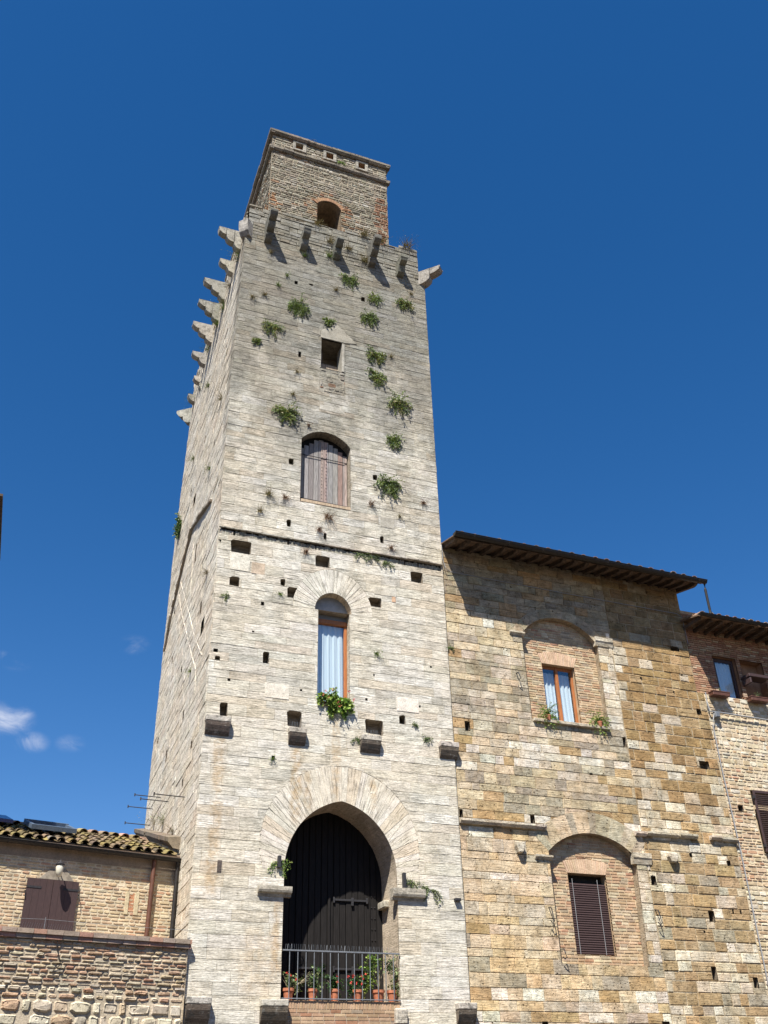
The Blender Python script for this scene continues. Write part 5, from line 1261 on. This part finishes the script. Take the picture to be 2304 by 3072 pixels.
for (u, z, r, lab, cl) in [
 (5.26, 25.92, .12, 'dry tuft between the two left front corbels', DRY), (4.79, 23.73, .13, 'dry tuft near the left tower edge below the corner corbel', DRY), (5.16, 23.97, .13, 'thin weed right of the dry tuft near the left tower edge', DRY), (5.59, 24.56, .11, 'green weed below the small brick-filled hole', LIME), (5.87, 25.07, .09, 'green weed just left above the brick-filled hole', LIME),
 (7.57, 25.0, .13, 'dry weed below the middle corbel', DRY), (7.34, 27.2, .26, 'yellowish weeds between second and third front corbels on the parapet', DRY), (7.31, 26.5, .2, 'green weeds at the foot of the third front corbel', LIME), (8.02, 27.12, .2, 'dry weeds right of the third front corbel', DRY), (8.61, 26.72, .28, 'large straw tuft left of the fourth front corbel', DRY), (6.43, 26.17, .12, 'small weed under the second front corbel', LIME),
 (8.6, 28.0, .3, 'yellow weeds on the parapet above the fourth front corbel', DRY), (9.25, 27.95, .24, 'straw weeds on the parapet right of the fourth corbel', DRY), (10.25, 28.05, .34, 'tall dry stalks on the parapet near the right corner', DRY), (6.85, 27.9, .2, 'straw weed on the parapet below the chamber window', DRY),
 (6.36, 21.13, .10, 'little dry weed left of the rubble infill', DRY), (6.25, 20.22, .13, 'dry weed above the left caper bush over the shutters', DRY), (9.49, 22.69, .09, 'tiny straw weed right of the middle caper bush', DRY), (10.32, 25.75, .11, 'tiny straw weed under the corner bush', DRY),
 (5.67, 16.52, .20, 'ochre weed tuft left of the shutters', DRY), (6.16, 16.53, .15, 'rusty weed tuft next to the shutter sill', RUST), (5.44, 15.93, .11, 'small pale weed below the ochre tuft left of the shutters', DRY), (7.41, 16.12, .22, 'brown weed tuft centred beneath the shutter sill', RUST), (7.15, 15.67, .15, 'brown weed tuft under the tuft below the sill', RUST), (6.78, 14.9, .14, 'reddish weed left of the wide middle socket', RUST), (8.7, 16.86, .15, 'rusty tuft right of the shutters', RUST), (9.28, 15.5, .14, 'brown tuft right of the small hole above the string course', RUST), (8.77, 12.18, .12, 'olive weed right of the arched window', LIME), (10.37, 17.25, .12, 'brown weed near the right tower edge at shutter height', RUST), (9.59, 16.62, .09, 'tiny weed beside the grey patch stone', DRY), (6.77, 19.2, .09, 'tiny rusty weed just above the shutter arch', RUST), (6.1, 13.5, .07, 'tiny weed below the small socket', LIME), (6.06, 9.1, .06, 'tiny weed in a pinhole left below the second bracket', LIME)]:
    tuft('weed_tuft', FRONT, u, z, r, lab, cl, tf=TF)
# plants on the tower flank
for (y, z, r, lab) in [(5.34, 19.5, .5, 'dark caper bush hanging on the tower flank against the sky')]:
    bush('caper_bush', SIDE, y + 2.9, z + .6, r, lab, DEEP + GREENS[:2], tf=TF, n=75, out=1.0, lsize=.085, up=.9)
for (y, z, r, lab, cl) in [(1.28, 14.5, .22, 'straw tuft on the tower flank close to the front corner', DRY), (2.41, 18.69, .18, 'green tuft on the tower flank beside the old roof scar', LIME), (6.63, 21.92, .2, 'weed on the far edge of the tower flank', LIME), (5.34, 8.9, .45, 'yellow grass on the flank ledge above the mossy roof', LIME), (3.3, 8.1, .35, 'grass tuft at the near end of the flank ledge', DRY), (7.2, 9.3, .35, 'grass tuft at the far end of the flank ledge', DRY),
   (.9, 26.3, .4, 'yellow grass growing on the nearest flank corbel', LIME), (2.2, 26.2, .3, 'grass beside the second flank corbel', DRY), (3.2, 26.1, .35, 'green weeds under the third flank corbel', LIME), (4.3, 26.3, .35, 'green weeds at the root of the fourth flank corbel', LIME), (6.0, 26.6, .35, 'weeds between the fifth and sixth flank corbels', LIME), (1.41, 20.65, .25, 'straw tuft on the flank below the corbels near the front corner', DRY), (4.76, 23.8, .22, 'green tuft midway on the upper flank', LIME), (8.8, 26.3, .4, 'yellow grass near the last flank corbels', LIME), (2.7, 12.2, .12, 'tiny green weed at the lower end of the flank scar', LIME)]:
    tuft('weed_tuft', SIDE, y, z, r, lab, cl, tf=TF, n=60)
tuft('weed_tuft', CH, 6.92, 33.32, .14, 'little grass tuft on the chamber top cornice', DRY); bush('wall_plant', CH, 8.1, 32.75, .24, 'green weed beside the middle framed square of the chamber', LIME, n=12, lsize=.04); tuft('weed_tuft', CH, 7.3, 28.75, .22, 'dry grass on the sill of the chamber window', DRY)
bush('wall_plant', PF, 10.96, 12.7, .17, 'dark weed in the joint between tower and palace', GREENS, n=12, lsize=.04)
# geranium at the arched window
ge = thing('window_flowers', (7.6, -.1, 10.6), 'bushy lime-green geraniums with red blooms spilling from the arched window', 'flowers')
bush('foliage', FRONT, 7.42, 10.80, .36, '', LIME, n=55, parent=ge, lsize=.07, droop=.55, asp=.9, out=.8); bush('foliage', FRONT, 7.78, 10.76, .38, '', LIME, n=60, parent=ge, lsize=.07, droop=.75, asp=.9, out=.8); bush('foliage', FRONT, 7.68, 10.60, .36, '', LIME, n=40, parent=ge, lsize=.06, droop=1.2, asp=.9, out=.5)
b = MB()
for (x, z) in ((7.28, 10.86), (7.22, 10.76), (7.46, 10.92), (7.62, 10.62), (7.66, 10.5), (7.9, 10.93), (8.02, 10.72), (7.36, 10.7)):
    for i in range(9): leaf(b, (x + rnd.uniform(-.02, .02), -.30 + rnd.uniform(-.05, .08), z + rnd.uniform(-.02, .02)), (rnd.uniform(-1, 1), rnd.uniform(-1, 0), rnd.uniform(-1, 1)), .028, jitc((.55, .08, .09), .2), 1.0)
b.build('blooms', PETAL, ge)
b = MB(); box(b, 7.26, 7.92, -.02, .14, 10.58, 10.70, bev=.01); b.build('trough', COPPER, ge)
for x, lab in ((13.78, 'tangled olive plant at the left corner of the upper palace window'), (15.42, 'tangled olive plant at the right corner of the upper palace window')):
    t = thing('potted_plant', (x, -.0, 10.85), lab, 'plant', 'plants on the upper palace window ledge')
    bush('foliage', PF, x, 11.12, .42, '', LIME + DRY[:1] + [(.12, .16, .04)], n=50, parent=t, lsize=.052, droop=.8, up=1.0, out=.6, d0=.02)
    b = MB(); lathe(b, (x, .0, 10.93), [(0, 0), (.055, 0), (.075, .12), (.08, .12), (.08, .15), (.06, .15), (.055, .1), (0, .1)], 12); b.build('pot', TERRA, t)
b = MB(); box(b, 13.32, 15.74, -.03, .2, 10.87, 10.96, (.50, .45, .36), .012); b.build('window_sill', ASHLAR, pal)
# balcony pots
POTS = [(6.64, .13, 'terracotta pot with gangly pale-stemmed plant at the left end of the balcony', 'g', .30), (7.18, .11, 'terracotta pot with upright leafy plant, second from left on the balcony', 'a', .40), (7.68, .12, 'terracotta pot with low geranium, third from left behind the railing', 'd', .26), (8.20, .12, 'terracotta pot with red-flowering geranium, third from right behind the railing', 'r', .26), (8.70, .14, 'terracotta pot with tall yellow-green shrub right of centre on the balcony', 'y', .55), (9.02, .12, 'terracotta pot with climbing plant in the right corner of the balcony', 'c', .55)]
for x, r_, lab, kd, h in POTS:
    t = thing('potted_plant', (x, .14, 3.96), lab, 'potted plant', 'potted plants on the balcony')
    b = MB(); lathe(b, (x, .14, 3.96), [(0, 0), (r_ * .62, 0), (r_ * .88, .19), (r_ * 1.0, .19), (r_ * 1.0, .245), (r_ * .86, .245), (r_ * .82, .2), (0, .2)], 16); b.build('pot', TERRA, t)
    BF = Frame((0, .14, 0), (1, 0, 0), (0, -1, 0))
    b = MB()
    for i in range(5 if kd in 'gyc' else 3):
        a_ = rnd.uniform(-.12, .12); tube(b, [(x, .14, 4.15), (x + a_ * .6, .14, 4.15 + h * .5), (x + a_ * 1.8, .12, 4.15 + h)], [.008, .007, .004], 5)
        if kd == 'g': tube(b, [(x + .02, .13, 4.2), (x + .2 + .1 * i * .4, .08, 4.28 + .03 * i), (x + .42, .05, 4.36 + .04 * i)], [.009, .008, .004], 5)
    b.build('stem', flat_mat('stem_bark_' + kd, (.22, .18, .11), .9), t)
    gr = {'g': GREENS, 'a': GREENS + DEEP, 'd': DEEP, 'r': DEEP, 'y': LIME, 'c': GREENS}[kd]
    for j in range({'g': 3, 'a': 3, 'd': 2, 'r': 2, 'y': 4, 'c': 4}[kd]):
        bush('foliage', BF, x + rnd.uniform(-.14, .14) + (.1 if kd == 'g' else 0) - (.15 if kd == 'y' else 0), 4.26 + h * (j / 3.0), .22, '', gr, n=10 if kd in 'gc' else 15, parent=t, lsize=.052, droop=.6, up=1.1, out=.7, asp=.8)
    if kd in 'rdg':
        b = MB()
        for i in range(7 if kd == 'r' else 3):
            cx, cz = x + rnd.uniform(-.2, .25), 4.3 + rnd.uniform(0, .2)
            for q in range(9): leaf(b, (cx + rnd.uniform(-.02, .02), -.02 + rnd.uniform(-.03, .03), cz + rnd.uniform(-.02, .02)), (rnd.uniform(-1, 1), rnd.uniform(-1, 0), rnd.uniform(-1, 1)), .026, jitc((.6, .05, .04), .2), 1.)
        b.build('blooms', PETAL, t)
